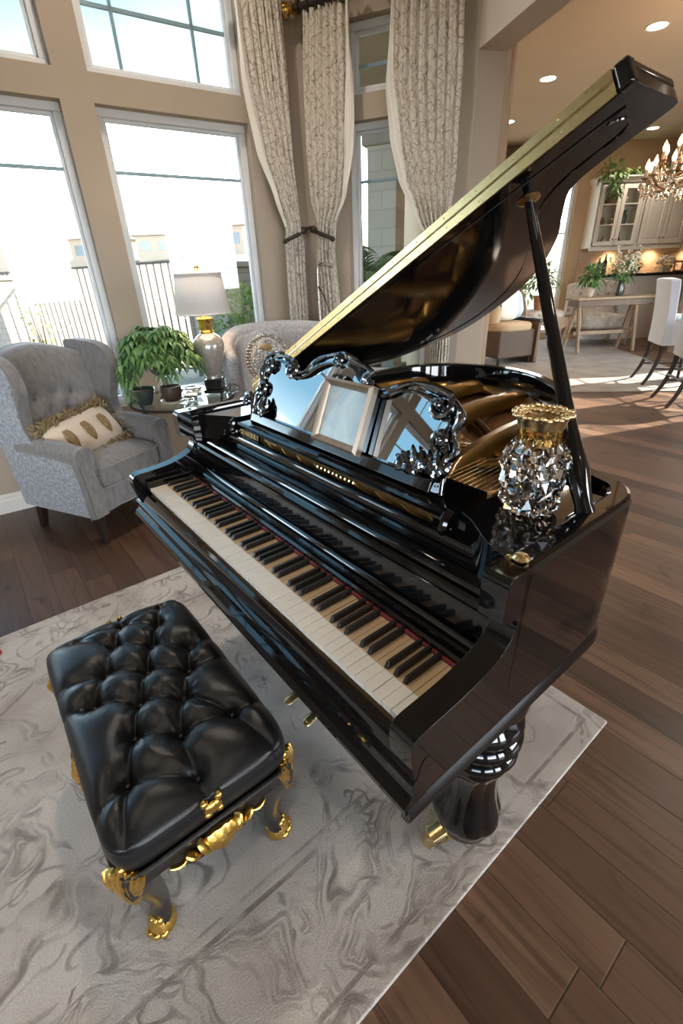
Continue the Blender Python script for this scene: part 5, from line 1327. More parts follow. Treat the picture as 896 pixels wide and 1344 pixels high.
fern = thing('potted_fern', 'lush arching green fern in a silver bowl on the glass table', 'potted plant', (-1.09, 2.99, ZT))
mb = MB(); mb.lathe([(.060,0),(.066,.006),(.030,.02),(.020,.05),(.020,.12),(.05,.14),(.085,.17),(.105,.225),(.108,.255),(.100,.255),(.095,.225),(.04,.175),(.001,.17)], 36); mb.build('silver_bowl', M['chrome'], fern)
mb = MB(); mb.lathe([(.001,.238),(.095,.238),(.001,.244)], 24); mb.build('soil', M['pot_brown'], fern)
mb = MB()
for i in range(230):
    a = random.uniform(0, 2*pi); el = random.uniform(.0, 1.25); L = random.uniform(.14, .27)
    pts = [Vector((cos(a)*cos(el)*L*s, sin(a)*cos(el)*L*s, .285+sin(el)*L*s*1.1-.50*L*s**2.4)) for s in [k/6 for k in range(7)]]
    mb.tube(pts, [.002*(1-.8*k/6) for k in range(7)], 4)
    for k in range(1, 7):
        tg = (pts[k]-pts[k-1]).normalized(); sd = tg.cross(Z); sd = sd.normalized() if sd.length > .01 else X
        for q in (-1, 1): leaf_quad(mb, pts[k], tg*.7+sd*q*.9, Z, .056*random.uniform(.7,1.3), .027, .6)
    leaf_quad(mb, pts[-1], (pts[-1]-pts[-2]), Z, .06, .024, .5)
for k in range(5):   # trailing strands on the left
    y0 = random.uniform(-.03,.03); pts = [Vector((-.16-.01*k-.02*s, -.06+y0, .24-.20*s)) for s in [j/6 for j in range(7)]]
    for p_ in pts: leaf_quad(mb, p_, Vector((-.3+random.uniform(-.3,.3), random.uniform(-.4,.4), -.9)), Y, .06, .022, .2)
mb.build('fronds', M['leaf'], fern, smooth=0)
gb = thing('green_bowl', 'small dark green glazed bowl at the front left of the glass table', 'bowl', (-1.165, 2.80, ZT))
mb = MB(); mb.lathe([(.038,0),(.042,.006),(.052,.03),(.064,.07),(.070,.095),(.066,.097),(.055,.06),(.04,.02),(.001,.015)], 32); mb.build('bowl_body', M['soil'], gb)
mb = MB(); mb.tube([(.069*cos(a), .069*sin(a), .096) for a in [2*pi*i/36 for i in range(36)]], .003, 6, closed=True); mb.build('bowl_rim', M['chrome'], gb)
bw = thing('brown_pot', 'small brown pot on cream saucer beside the green bowl', 'pot', (-1.005, 2.83, ZT))
mb = MB(); mb.lathe([(.06,0),(.07,.004),(.074,.018),(.06,.016),(.05,.010)], 30); mb.build('saucer', M['cream'], bw)
mb = MB(); mb.lathe([(.042,.014),(.055,.03),(.062,.065),(.060,.10),(.055,.10),(.054,.06),(.001,.03)], 30); mb.build('pot_body', M['pot_brown'], bw)
for lab, x, y, h_, r_ in (('cut crystal tumbler at the front edge of the glass table', -.905,2.86,.075,.045),('short crystal candle dish behind the tumbler', -.92,3.0,.05,.055)):
    t = thing('crystal_dish', lab, 'crystal dish', (x, y, ZT))
    mb = MB(); k = 16; prf = [(r_*.75,0),(r_*.9,h_*.3),(r_,h_*.7),(r_,h_)]
    mb.lathe(prf+[(r_*.88,h_),(r_*.85,h_*.4),(.001,h_*.25)], k, rmod=lambda a, z: 1+.04*cos(a*8)); mb.build('dish_body', M['crystal_small'], t, smooth=0)
    mb = MB(); mb.tube([(r_*.95*cos(2*pi*i/24), r_*.95*sin(2*pi*i/24), h_) for i in range(24)], .003, 5, closed=True); mb.build('dish_rim', M['silver'], t)
wd = thing('wire_scroll', 'twisted silver wire ornament at the right edge of the glass table', 'ornament', (-.68,3.02,ZT))
mb = MB(); mb.tube([(.04*cos(t)+.02*t/6, .02*sin(t*.7), .03+.025*sin(t)) for t in [i*.25 for i in range(50)]], .003, 6); mb.build('wire', M['chrome'], wd)
mb = MB(); mb.lathe([(.022,0),(.022,.006),(.006,.008),(.005,.03)], 16); mb.build('ornament_foot', M['chrome'], wd)

# small red bit at the left edge of the rug
q = thing('red_toy', 'tiny red plastic piece lying on the rug at the left edge', 'toy', (-1.475, 1.455, .0135))
mb = MB(); mb.ell((0,0,.010),(.022,.014,.010), e=4, nu=14, nv=8); mb.build('red_block', M['red'], q)
mb = MB(); mb.lathe([(.006,.018),(.006,.024),(.001,.025)], 10); mb.build('stud', M['red'], q)

# slim floor lamp / stand between the curtains
fl_ = thing('reading_lamp', 'slim pewter stand with bent arm and cord in the bay corner', 'floor lamp', (-.10, 3.80, 0))
mb = MB(); mb.lathe([(.11,0),(.11,.012),(.03,.02),(.012,.03)], 28); mb.build('stand_base', M['iron'], fl_)
mb = MB(); mb.tube(catmull([(0,0,.02),(0,0,.9),(-.005,0,1.36),(.01,0,1.44),(.05,-.01,1.45),(.085,-.02,1.43)], 6), .006, 8); mb.build('stand_pole', M['silver'], fl_)
mb = MB(); mb.tube([(.05,-.01,1.452),(.11,-.03,1.425)], [.012,.016], 10); mb.build('lamp_head', M['silver'], fl_)
mb = MB(); mb.tube(catmull([(.0,-.008,1.30),(.05,-.02,1.20),(.085,-.03,1.05),(.09,-.03,.85),(.07,-.05,.4),(.08,-.08,.02)], 8), .0045, 6); mb.build('power_cord', M['black_wood'], fl_)
# ------------------------------------------------------------------ nook and kitchen beyond the opening
def foliage(mb, c, rx, rz, n, L=.08, W=.035, zmin=-.3):
    for i in range(n):
        d = rdir(zmin); rr = random.uniform(.4, 1); p = Vector((c[0]+d.x*rx*rr, c[1]+d.y*rx*rr, c[2]+d.z*rz*rr)); leaf_quad(mb, p, d+rdir()*.7, Z, L*random.uniform(.7,1.3), W, .3)
# pale nook rug
nr_ = MB(); nr_.box(-1.55,1.55,-2.3,2.3,0,.012); o = nr_.build('nook_rug', pm('pale_nook_rug', (.34,.29,.25), (.22,.19,.17), 3.5, rough=.95, detail=8), None, smooth=0, bevel=.004)
o.location = (3.35, 7.75, .001); o.rotation_euler = (0,0,R(-8)); tag(o, 'pale patterned rug on the sunlit floor of the nook', 'rug')
# wicker armchair seen past the pier
ch = thing('club_armchair', 'dark wicker armchair with tan cushion just past the wall pier', 'armchair', (2.72, 7.65, .013), R(20))
mb = MB(); mb.box(-.36,.30,-.30,.34,.10,.50); mb.build('wicker_body', M['wicker'], ch, smooth=0, bevel=.03, seg=3)
mb = MB(); mb.ell((-.05,-.02,.54),(.32,.30,.07), e=5, nu=30, nv=14); mb.build('seat_cushion', M['tan_cushion'], ch, smooth=180)
mb = MB(); mb.box(.30,.36,-.34,.36,.0,.60); mb.build('side_frame', M['brown_wood'], ch, smooth=0, bevel=.012)
mb = MB(); mb.tube([(.33,-.36,.61),(.33,.38,.63)], .03, 10); mb.build('arm_rail', M['dark_wood'], ch)
mb = MB(); mb.box(-.34,.30,.28,.36,.45,.92); mb.build('backrest', M['wicker'], ch, smooth=0, bevel=.03, seg=3)
for x in (-.31,.27):
    for y in (-.26,.30):
        mb = MB(); mb.tube([(x,y,.12),(x,y,0)], [.028,.02], 8); mb.build('leg', M['dark_wood'], ch)
for lab, x, y, m_, rz in (('white cushion standing in the wicker armchair', 2.66, 7.62, M['sheer'], 15),('pale blue cushion behind the white one in the wicker armchair', 2.86, 7.84, M['blue_cloth'], 40)):
    c = thing('cushion', lab, 'cushion'); c.matrix_world = Matrix.Translation((x, y, .84)) @ Matrix.Rotation(R(rz),4,'Z') @ Matrix.Rotation(R(-12),4,'X')
    mb = MB(); mb.ell((0,0,0),(.19,.075,.20), e=3, nu=28, nv=16); mb.build('cushion_body', m_, c, smooth=180)
    mb = MB(); mb.tube([(a, 0, b) for a, b in [rect(2*pi*i/40, .187, .197, 4) for i in range(40)]], .007, 6, closed=True); mb.build('piping', m_, c)
bk_ = thing('basket', 'tan basket with dark handle on the arm of the wicker armchair', 'basket', (2.44, 7.50, .60))
mb = MB(); mb.lathe([(.07,0),(.09,.02),(.105,.16),(.11,.24),(.10,.24),(.085,.04),(.001,.03)], 24); mb.build('basket_body', M['tan_cushion'], bk_)
mb = MB(); mb.tube(catmull([(-.1,0,.22),(-.07,0,.32),(0,0,.35),(.07,0,.32),(.1,0,.22)], 5), .012, 8); mb.build('handle', M['dark_wood'], bk_)
# carved gilt bench with floral seat and the potted plant on it
def cab_leg(par, x, y, h, mat, sx, sy, r=.03):
    mb = MB(); P = catmull([(x,y,h),(x+.03*sx,y+.03*sy,h*.8),(x+.005*sx,y+.005*sy,h*.4),(x-.005*sx,y,h*.12),(x+.03*sx,y+.02*sy,.0)], 5); m = len(P)
    mb.tube(P, [lerp(r, r*.5, min(1, i/(m*.7))) for i in range(m)], 10); mb.build('leg', mat, par)
cb = thing('carved_bench', 'carved gilt wood bench with floral seat under the potted plant', 'bench', (3.60, 8.55, .013), R(4))
mb = MB(); mb.ell((0,0,.60),(.36,.26,.085), e=4, nu=32, nv=14); mb.build('floral_seat', M['floral'], cb, smooth=180)
mb = MB()
for sy in (-.25,.25):
    n = 24; sec = []
    for i in range(n+1):
        s = -.36+.72*i/n; zb = .43+.05*cos(s/.36*pi*1.5)
        sec.append([mb.bm.verts.new(p) for p in ((s,sy-.02,.56),(s,sy+.02,.56),(s,sy+.02,zb),(s,sy-.02,zb))])
    for a, b in zip(sec, sec[1:]):
        for k in range(4): mb._face([a[k], a[(k+1)%4], b[(k+1)%4], b[k]])
    mb._face(sec[0]); mb._face(sec[-1][::-1])
mb.build('carved_apron', M['oak'], cb, smooth=40)
for x in (-.33,.33):
    for y in (-.22,.22): cab_leg(cb, x, y, .50, M['oak'], 1 if x > 0 else -1, 1 if y > 0 else -1)
for x in (-.36,):
    mb = MB(); mb.tube(catmull([(x,-.2,.56),(x-.05,-.2,.80),(x-.10,-.1,1.0),(x-.08,.1,1.02),(x-.04,.24,.9),(x,.24,.56)], 6), .025, 8); mb.build('arm_rail', M['oak'], cb)
pp_ = thing('potted_plant', 'leafy green plant in terracotta pot on the carved gilt bench', 'potted plant', (3.52, 8.50, .70))
mb = MB(); mb.lathe([(.07,0),(.075,.01),(.10,.17),(.115,.175),(.115,.215),(.10,.215),(.09,.18),(.001,.17)], 26); mb.build('pot_body', M['terracotta'], pp_)
mb = MB(); foliage(mb, (-.05,0,.46), .30, .26, 260, .10, .05); foliage(mb, (-.30,-.05,.26), .12, .16, 70, .10, .045); mb.build('foliage', M['leaf2'], pp_, smooth=0)
mb = MB()
for k in range(6): mb.tube([(0,0,.18),(.06*cos(k),.06*sin(k),.34),(.16*cos(k),.16*sin(k),.52)], [.008,.006,.003], 5)
mb.build('stem', M['leaf2'], pp_)
# floral settee behind the dining table
se = thing('settee', 'floral upholstered settee with wooden frame behind the dining table', 'settee', (4.90, 9.08, .0135), R(2))
mb = MB(); mb.ell((0,0,.40),(.44,.30,.13), e=5, nu=40, nv=16); mb.build('seat', M['floral'], se, smooth=180)
mb = MB(); mb.slab(lambda u, v: ((u-.5)*1.0, .24-.04*sin(pi*u)+.06*v, .50+(.52+.05*sin(pi*u))*v), lambda u, v: ((u-.5)*1.0, .33+.06*v, .50+(.52+.05*sin(pi*u))*v), 20, 8); mb.build('backrest', M['floral'], se, smooth=60, bevel=.02)
for q in ((-.50,.50,.30,.36,.16,.26),(-.46,.46,-.28,-.24,.20,.28)):
    mb = MB(); mb.box(*q); mb.build('rail', M['oak'], se, smooth=0, bevel=.01)
for x in (-.47,.47):
    mb = MB(); mb.tube(catmull([(x,.33,0),(x,.33,.5),(x,.36,.85),(x*1.02,.40,1.06)], 5), .03, 8); mb.build('back_post', M['oak'], se)
    mb = MB(); mb.tube(catmull([(x,.33,.74),(x*1.06,.1,.76),(x*1.06,-.15,.72),(x*1.02,-.26,.58),(x,-.27,.3)], 5), .026, 8); mb.build('arm_rail', M['oak'], se)
    cab_leg(se, x*.95, -.26, .26, M['oak'], 1 if x > 0 else -1, -1)
# dining table with dark apron
tb = thing('dining_table', 'weathered dining table with dark apron and trestle legs in the nook', 'table', (4.72, 8.45, .0), R(3))
mb = MB(); mb.box(-.75,.62,-.30,.12,.83,.875); mb.build('tabletop', M['oak'], tb, smooth=0, bevel=.012)
mb = MB(); mb.box(-.70,.57,-.26,.08,.735,.83); mb.build('table_apron', M['brown_wood'], tb, smooth=0, bevel=.006)
for x in (-.62,.36):
    for s in (-1, 1):
        mb = MB(); mb.tube([(x+.03*s,-.10+.1*s,.74),(x-.08*s*.6,-.10+.16*s,.0)], [.035,.028], 8); mb.build('leg', M['oak'], tb)
mb = MB(); mb.box(-.62,.36,-.12,-.07,.28,.34); mb.build('stretcher', M['oak'], tb, smooth=0, bevel=.006)
fp2 = thing('herb_pot', 'bushy green plant in small pot on the dining table', 'potted plant', (4.28, 8.37, .8755))
mb = MB(); mb.lathe([(.055,0),(.06,.01),(.08,.13),(.08,.14),(.07,.14),(.001,.10)], 22); mb.build('pot_body', M['cream'], fp2)
mb = MB(); foliage(mb, (0,0,.30), .19, .20, 240, .09, .045, -.6); mb.build('foliage', M['leaf'], fp2, smooth=0)
fa = thing('flower_arrangement', 'tall arrangement of white blossoms and greenery on the dining table', 'flowers', (4.80, 8.40, .8755))
mb = MB(); mb.lathe([(.05,0),(.06,.01),(.07,.10),(.045,.19),(.055,.22),(.045,.22),(.001,.05)], 22); mb.build('vase_body', M['soil'], fa)
mb = MB(); 
stm = [(random.uniform(-.2,.2), random.uniform(-.15,.15), random.uniform(.40,.72)) for _ in range(16)]
for s in stm: mb.tube([(0,0,.15),(s[0]*.4,s[1]*.4,s[2]*.6),s], [.005,.004,.002], 5)
foliage(mb, (0,0,.32), .18, .18, 150, .09, .035, -.5); mb.build('greenery', M['leaf'], fa, smooth=0)
mb = MB()
for s in stm:
    for k in range(9): mb.ell((s[0]*(.7+.04*k)+random.uniform(-.03,.03), s[1]+random.uniform(-.03,.03), s[2]*(.62+.05*k)), (.019,.019,.015), nu=8, nv=6)
mb.build('blossoms', M['flower_white'], fa)

# bar counter with dark top
bc = thing('bar_counter', 'raised kitchen bar with black granite top behind the settee', 'counter', (4.94, 9.62, 0))
mb = MB(); mb.box(0.04,3.4,.05,.22,0,1.12); mb.build('counter_body', M['cab'], bc, smooth=0)
mb = MB(); mb.box(-.02,3.4,-.06,.34,1.12,1.17); mb.build('counter_top', M['granite'], bc, smooth=0, bevel=.01)
for k in range(4):
    mb = MB(); x = .12+k*.8; 
    for q in ((x,x+.7,.10,.16),(x,x+.7,.98,1.04),(x,x+.06,.16,.98),(x+.64,x+.7,.16,.98)): mb.box(q[0],q[1],.035,.052,q[2],q[3])
    mb.build('panel_moulding', M['cab'], bc, smooth=0)
ZC = 1.1705
for lab, x, h_, m_ in (('tall teal bottle at the left end of the bar', 5.03, .30, M['bottle']),('dark bottle next to the teal one on the bar', 5.14, .34, M['black_wood'])):
    t = thing('bottle', lab, 'bottle', (x, 9.68, ZC))
    mb = MB(); mb.lathe([(.034,0),(.038,.01),(.038,h_*.6),(.015,h_*.75),(.013,h_*.96)], 20); mb.build('bottle_body', m_, t)
    mb = MB(); mb.lathe([(.016,h_*.94),(.016,h_),(.001,h_)], 14); mb.build('stopper', M['brass'], t)
t = thing('fruit_bowl', 'yellow green fruit plant in amber bowl on the bar', 'bowl', (5.72, 9.68, ZC))
mb = MB(); mb.lathe([(.04,0),(.09,.04),(.11,.11),(.10,.11),(.001,.03)], 22); mb.build('bowl_body', M['motif'], t)
mb = MB(); foliage(mb, (0,0,.16), .16, .08, 90, .08, .035); mb.build('greenery', M['leaf2'], t, smooth=0)
t = thing('white_bouquet', 'white flower bouquet in a cream box on the bar', 'flowers', (6.30, 9.68, ZC))
mb = MB(); mb.box(-.08,.08,-.06,.06,0,.11); mb.build('planter_box', M['cream'], t, smooth=0, bevel=.006)
mb = MB()
for i in range(46):
    d = rdir(0); mb.ell((d.x*.15, d.y*.1, .15+d.z*.12), (.028,.028,.022), nu=8, nv=6)
mb.build('blossoms', M['flower_white'], t)
mb = MB(); mb.tube(catmull([(-.05,0,.1),(-.12,0,.24),(0,0,.32),(.16,0,.36),(.20,0,.44)], 5), .006, 6); foliage(mb, (0,0,.12), .15, .06, 50, .06, .03); mb.build('greenery', M['leaf2'], t, smooth=0)
t = thing('wooden_rack', 'low wooden rail rack standing on the bar at the right edge', 'rack', (6.72, 9.72, ZC))
for x in (-.22, -.07, .08, .22):
    mb = MB(); mb.tube([(x,0,0),(x,0,.16)], .016, 8); mb.build('rack_post', M['oak'], t)
mb = MB(); mb.box(-.26,.26,-.03,.03,.15,.185); mb.build('top_rail', M['oak'], t, smooth=0, bevel=.008)
mb = MB(); mb.box(-.26,.26,-.05,.05,0,.025); mb.build('rack_base', M['oak'], t, smooth=0, bevel=.006)

# wall cabinets : one unit with glass doors, one with panelled doors
def cab_unit(x0, x1, lab, glassy, z0=1.62, z1=2.66):
    t = thing('wall_cabinet', lab, 'cabinet', (x0, 10.2, z0)); w = x1-x0; h = z1-z0; d = .34
    mb = MB(); mb.box(0,w,-d,-.0,0,.02); mb.box(0,w,-d,0,h-.02,h); mb.box(0,.02,-d,0,.02,h-.02); mb.box(w-.02,w,-d,0,.02,h-.02); mb.box(.02,w-.02,-.02,0,.02,h-.02); mb.build('cabinet_box', M['cab'], t, smooth=0)
    mb = MB(); pr = [(0,0),(-.03,.03),(-.035,.05),(-.06,.075),(-.06,.095),(0,.095)]
    mb.prism(pr, lambda p, q: (q, -d+p[0], h-.03+p[1]), -.05 if glassy else 0, w); mb.prism(pr, lambda p, q: (p[0], q, h-.03+p[1]), -d, 0) if glassy else None
    mb.build('crown_moulding', M['cab'], t, smooth=0)
    mb = MB(); mb.box(0,w,-d-.012,-d+.02,-.05,0); mb.build('light_rail', M['cab'], t, smooth=0)
    if glassy:
        for zz in (.36,.68):
            mb = MB(); mb.box(.02,w-.02,-d+.03,-.02,zz,zz+.015); mb.build('cabinet_shelf', M['cab'], t, smooth=0)
    for k in range(2):
        a, b = .03+k*(w-.06)/2+.004, .03+(k+1)*(w-.06)/2-.004; f = .07; zb, zt = .03, h-.06
        mb = MB()
        for q in ((a,b,zb,zb+f),(a,b,zt-f,zt),(a,a+f,zb+f,zt-f),(b-f,b,zb+f,zt-f)): mb.box(q[0],q[1],-d-.022,-d-.001,q[2],q[3])
        if not glassy: mb.box(a+f,b-f,-d-.012,-d-.002,zb+f,zt-f); mb.box(a+f+.03,b-f-.03,-d-.019,-d-.012,zb+f+.03,zt-f-.03)
        dr = mb.build('door', M['cab'], t, smooth=0, bevel=.004)
        if glassy:
            mb = MB(); mb.box(a+f,b-f,-d-.012,-d-.008,zb+f,zt-f); mb.build('door_glass', M['pane'], dr, smooth=0)
            for zz in (.36,.68):
                mb = MB(); mb.box(a+f,b-f,-d-.02,-d-.006,zz-.008,zz+.012); mb.build('glazing_bar', M['cab'], dr, smooth=0)
        kx = b-.03 if k == 0 else a+.03
        mb = MB(); mb.ell((kx,-d-.034,zb+.10),(.012,.012,.012), nu=12, nv=8); mb.build('knob', M['iron'], dr)
    return t
g = cab_unit(4.88, 5.72, 'white wall cabinet with two glass doors, leftmost above the bar', True)
cab_unit(5.73, 6.62, 'white wall cabinet with two solid panelled doors right of the glass one', False)
cab_unit(6.63, 7.5, 'white panelled wall cabinet at the right edge of the photo', False)
for k, (x, z, lab) in enumerate(((5.05,1.64,'lower left'),(5.22,1.64,'bottom, second'),(5.45,1.64,'bottom, third'),(5.10,1.996,'middle shelf left'),(5.30,1.996,'middle shelf centre'),(5.50,1.996,'middle shelf right'),(5.15,2.316,'top shelf left'),(5.48,2.316,'top shelf right'))):
    t = thing('dish', 'glazed dish inside the glass cabinet, ' + lab, 'dish', (x, 10.03, z+.0005), 0, 'dishes in the glass cabinet')
    mb = MB(); hh = .12+.05*(k%3); mb.lathe([(.035,0),(.05,.02),(.06,hh*.5),(.03,hh*.8),(.04,hh)], 18); mb.build('dish_body', [M['terracotta'], M['cream'], M['bottle']][k%3], t)
# tile backsplash, back counter, under-cabinet lights
mb = MB(); mb.box(4.86,8.8,10.185,10.2,1.0,1.57); struct(mb.build('trim_backsplash', M['backsplash'], smooth=0))
for k, x in enumerate((5.45, 6.25, 7.0)):
    t = thing('under_cabinet_light', ('under cabinet puck light glowing below the glass doors','under cabinet puck light glowing below the first solid doors','under cabinet puck light at the right edge')[k], 'light', (x, 10.05, 1.618), 0)
    mb = MB(); mb.lathe([(.045,-.016),(.05,-.012),(.05,0),(.001,0)], 24); mb.build('puck_ring', M['chrome'], t)
    mb = MB(); mb.lathe([(.001,-.0175),(.04,-.0175),(.04,-.014)], 20, cap=False); mb.build('puck_lens', M['puck'], t)
    l = bpy.data.lights.new('puck_light', 'SPOT'); l.energy = 9; l.color = (1,.70,.42); l.spot_size = R(150); l.spot_blend = .8; l.shadow_soft_size = .04
    lo = bpy.data.objects.new('puck_light', l); COL.objects.link(lo); lo.parent = t; lo.location = (0,0,-.03)
iv = thing('ivy_garland', 'green ivy garland trailing over the glass wall cabinet', 'garland', (5.0, 9.95, 2.68))
mb = MB(); foliage(mb, (.02,-.12,.10), .20, .16, 110, .11, .06, -.8); foliage(mb, (.10,-.20,-.10), .09, .16, 50, .10, .055, -1)
for i in range(160): 
    p = Vector((random.uniform(.2,1.6), random.uniform(-.15,.05), random.uniform(.06,.14))); leaf_quad(mb, p, rdir(), Z, .09, .05, .3)
mb.build('foliage', M['leaf2'], iv, smooth=0)
mb = MB(); mb.tube(catmull([(0,-.1,.06),(.4,-.05,.07),(.9,-.08,.06),(1.6,-.05,.07)], 6), .008, 6); mb.build('stem', M['leaf2'], iv)
# patterned nook curtain hanging by the far window
nc = curtain('nook_curtain', 'brown patterned curtain hanging far behind beside the nook window', Vector((1.2,10.2,0)), 0, [(3.26,1.85,2.45),(2.4,1.9,2.42),(1.2,1.95,2.38),(.04,1.9,2.42)], .12, 6, 1.2, mat=M['valance'], lining_side=1)

# slip-covered bar stools
def bar_stool(loc, rz, lab):
    t = thing('bar_stool', lab, 'bar stool', loc, rz, 'slip covered bar stools')
    lm = M['linen']      # back of the stool = -x, seat towards +x, width along y
    def bf(u, v): 
        y = (u-.5)*(.50-.03*v); z = .47+.71*v; return (-.035-.075*v*v-.012*sin(pi*u), y, z+.012*sin(pi*u)*v)
    def bb(u, v):
        y = (u-.5)*(.50-.03*v); z = .47+.71*v; return (.055-.055*v*v, y, z+.012*sin(pi*u)*v)
    mb = MB(); mb.slab(bf, bb, 14, 16); mb.build('backrest', lm, t, smooth=60, bevel=.018, seg=3)
    mb = MB(); mb.box(-.02,.44,-.245,.245,.47,.74); mb.build('seat_skirt', lm, t, smooth=0, bevel=.02, seg=3)
    mb = MB(); mb.ell((.21,0,.745),(.235,.245,.045), e=5, nu=30, nv=12); mb.build('seat', lm, t, smooth=180)
    for sy in (-1, 1):
        mb = MB(); mb.tube(catmull([(.0,sy*.20,.50),(-.01,sy*.205,.33),(-.06,sy*.215,.14),(-.13,sy*.225,0)], 5), [lerp(.028,.018,i/15) for i in range(16)], 8); mb.build('leg', M['dark_wood'], t)
        mb = MB(); mb.tube([(.40,sy*.20,.50),(.41,sy*.205,0)], [.026,.018], 8); mb.build('leg', M['dark_wood'], t)
        mb = MB(); mb.tube([(-.05,sy*.21,.20),(.405,sy*.20,.20)], .013, 8); mb.build('stretcher', M['dark_wood'], t)
    mb = MB(); mb.tube([(.40,-.2,.26),(.40,.2,.26)], .014, 8); mb.tube([(-.03,-.2,.26),(-.03,.2,.26)], .014, 8); mb.build('footrest', M['dark_wood'], t)
bar_stool((3.97, 5.88, 0), R(-15), 'grey slip covered bar stool standing farther away, beside the nook rug')
bar_stool((3.63, 4.88, 0), R(-15), 'grey slip covered bar stool nearest, at the right edge of the photo')
# chandelier
cd = thing('chandelier', 'crystal chandelier with glowing candle bulbs at the right edge', 'chandelier', (3.36, 5.0, 1.90))
mb = MB(); mb.lathe([(.001,0),(.03,.02),(.02,.06),(.05,.10),(.025,.16),(.04,.24),(.02,.30),(.03,.42),(.012,.50),(.010,.75)], 24); mb.build('stem', M['motif'], cd)
mb = MB(); mb.tube([(0,0,.75),(0,0,1.40)], .008, 8); mb.lathe([(.07,1.39),(.06,1.415),(.001,1.42)], 20); mb.build('hanging_rod', M['iron'], cd)
for tier, (n, r, z0, up) in enumerate(((14,.43,.08,.14),(10,.33,.20,.15),(6,.20,.32,.16))):
    for k in range(n):
        a = 2*pi*k/n+.3*tier; d = Vector((cos(a), sin(a), 0))
        mb = MB(); mb.tube(catmull([Z*(z0+.06)+d*.02, d*r*.4+Z*(z0-.02), d*r*.8+Z*(z0-.02), d*r+Z*(z0+.07)], 5), .008, 7)
        mb.lathe([(.012,0),(.034,.012),(.036,.018),(.010,.02)], 14, c=tuple(d*r+Z*(z0+.065))); arm = mb.build('arm', M['motif'], cd)
        mb = MB(); q = d*r+Z*(z0+.085); mb.lathe([(.012,0),(.012,.06)], 12, c=tuple(q)); mb.build('candle_sleeve', M['cream'], arm)
        mb = MB(); mb.lathe([(.010,.06),(.018,.078),(.019,.092),(.012,.118),(.002,.142)], 14, c=tuple(q)); mb.build('candle_bulb', M['bulb'], arm)
        for j in range(3):
            mb = MB(); c = d*(r+.03*(j-1))+Z*(z0+.035-.045*(j%2))+Vector((-d.y, d.x, 0))*.03*(j-1)
            mb.lathe([(.001,-.075),(.019,-.04),(.013,0),(.001,.016)], 6, c=tuple(c)); mb.build('crystal_drop', M['crystal_small'], arm, smooth=0)
for k in range(40):
    a = 2*pi*k/40; r = .14+.12*(k%3); mb = MB(); mb.lathe([(.001,-.10),(.022,-.05),(.015,0),(.001,.018)], 6, c=(r*cos(a), r*sin(a), .05+.02*(k%3))); mb.build('crystal_drop', M['crystal_small'], cd, smooth=0)
for k in range(14):
    a = 2*pi*k/14; mb = MB(); mb.tube([(.42*cos(a)*s, .42*sin(a)*s, .10+.16*(1-s)-.05*sin(pi*s)) for s in [j/8 for j in range(9)]], .006, 5); mb.build('crystal_swag', M['crystal_small'], cd)
l = bpy.data.lights.new('chandelier_light', 'POINT'); l.energy = 7; l.color = (1,.70,.45); l.shadow_soft_size = .3
lo = bpy.data.objects.new('chandelier_light', l); COL.objects.link(lo); lo.parent = cd; lo.location = (0,0,.55)

# recessed ceiling lights
def downlight(x, y, z, lab, e=28):
    t = thing('downlight', lab, 'ceiling light', (x, y, z), 0, 'recessed downlights')
    mb = MB(); mb.lathe([(.078,-.001),(.098,-.006),(.10,-.0005),(.078,.0)], 32, cap=False); mb.build('trim_ring', M['trim'], t)
    mb = MB(); mb.lathe([(.001,-.0045),(.079,-.0045),(.079,-.002)], 28, cap=False); mb.build('lens', M['downlight'], t)
    l = bpy.data.lights.new('down_spot', 'SPOT'); l.energy = e; l.color = (1,.87,.72); l.spot_size = R(130); l.spot_blend = .7; l.shadow_soft_size = .08
    o = bpy.data.objects.new('down_spot', l); COL.objects.link(o); o.parent = t; o.location = (0,0,-.02)
downlight(3.11,5.78,3.2995,'recessed ceiling light nearest the top right corner')
downlight(2.62,7.02,3.2995,'recessed ceiling light left of the propped lid top')
downlight(2.75,8.76,3.2995,'far recessed ceiling light close to the wall pier')
downlight(5.38,9.48,3.2995,'far recessed ceiling light above the wall cabinets')
for k, (x, y) in enumerate(((3.4,2.6),(3.4,.4),(3.6,-1.8))): downlight(x, y, 3.2995, ('recessed ceiling light over the passage, first behind the opening','recessed ceiling light over the passage, middle','recessed ceiling light over the passage, last')[k], 34)
for k, (x, y) in enumerate(((-.75,2.7),(.2,-.8),(-2.2,.2))): downlight(x, y, 4.1995, ('added fill light in the high ceiling above the side table, unseen','recessed high ceiling light behind the viewer','recessed high ceiling light over the rug')[k], (60, 22, 22)[k])  # the first is an added fill spot, brightening curtains and walls
# ------------------------------------------------------------------ sky, sun, camera
w = bpy.data.worlds.new('sky'); S.world = w; w.use_nodes = True; nt = w.node_tree; nt.nodes.clear(); t = NT(nt)
out = t.n('ShaderNodeOutputWorld'); bg = t.n('ShaderNodeBackground'); t.l(bg.outputs[0], out.inputs[0])
tc = t.n('ShaderNodeTexCoord'); sp = t.n('ShaderNodeSeparateXYZ'); t.l(tc.outputs['Generated'], sp.inputs[0])
nz = t.n('ShaderNodeTexNoise'); nz.inputs['Scale'].default_value = 2.5; nz.inputs['Detail'].default_value = 4; t.l(tc.outputs['Generated'], nz.inputs['Vector'])
dt = t.n('ShaderNodeVectorMath', operation='DOT_PRODUCT'); t.l(tc.outputs['Generated'], dt.inputs[0]); dt.inputs[1].default_value = (sin(R(73))*cos(R(31)), cos(R(73))*cos(R(31)), sin(R(31)))
el = t.math('ADD', t.math('MULTIPLY_ADD', dt.outputs['Value'], -.22, sp.outputs[2]), t.math('MULTIPLY', t.math('SUBTRACT', nz.outputs['Fac'], .5), .12))
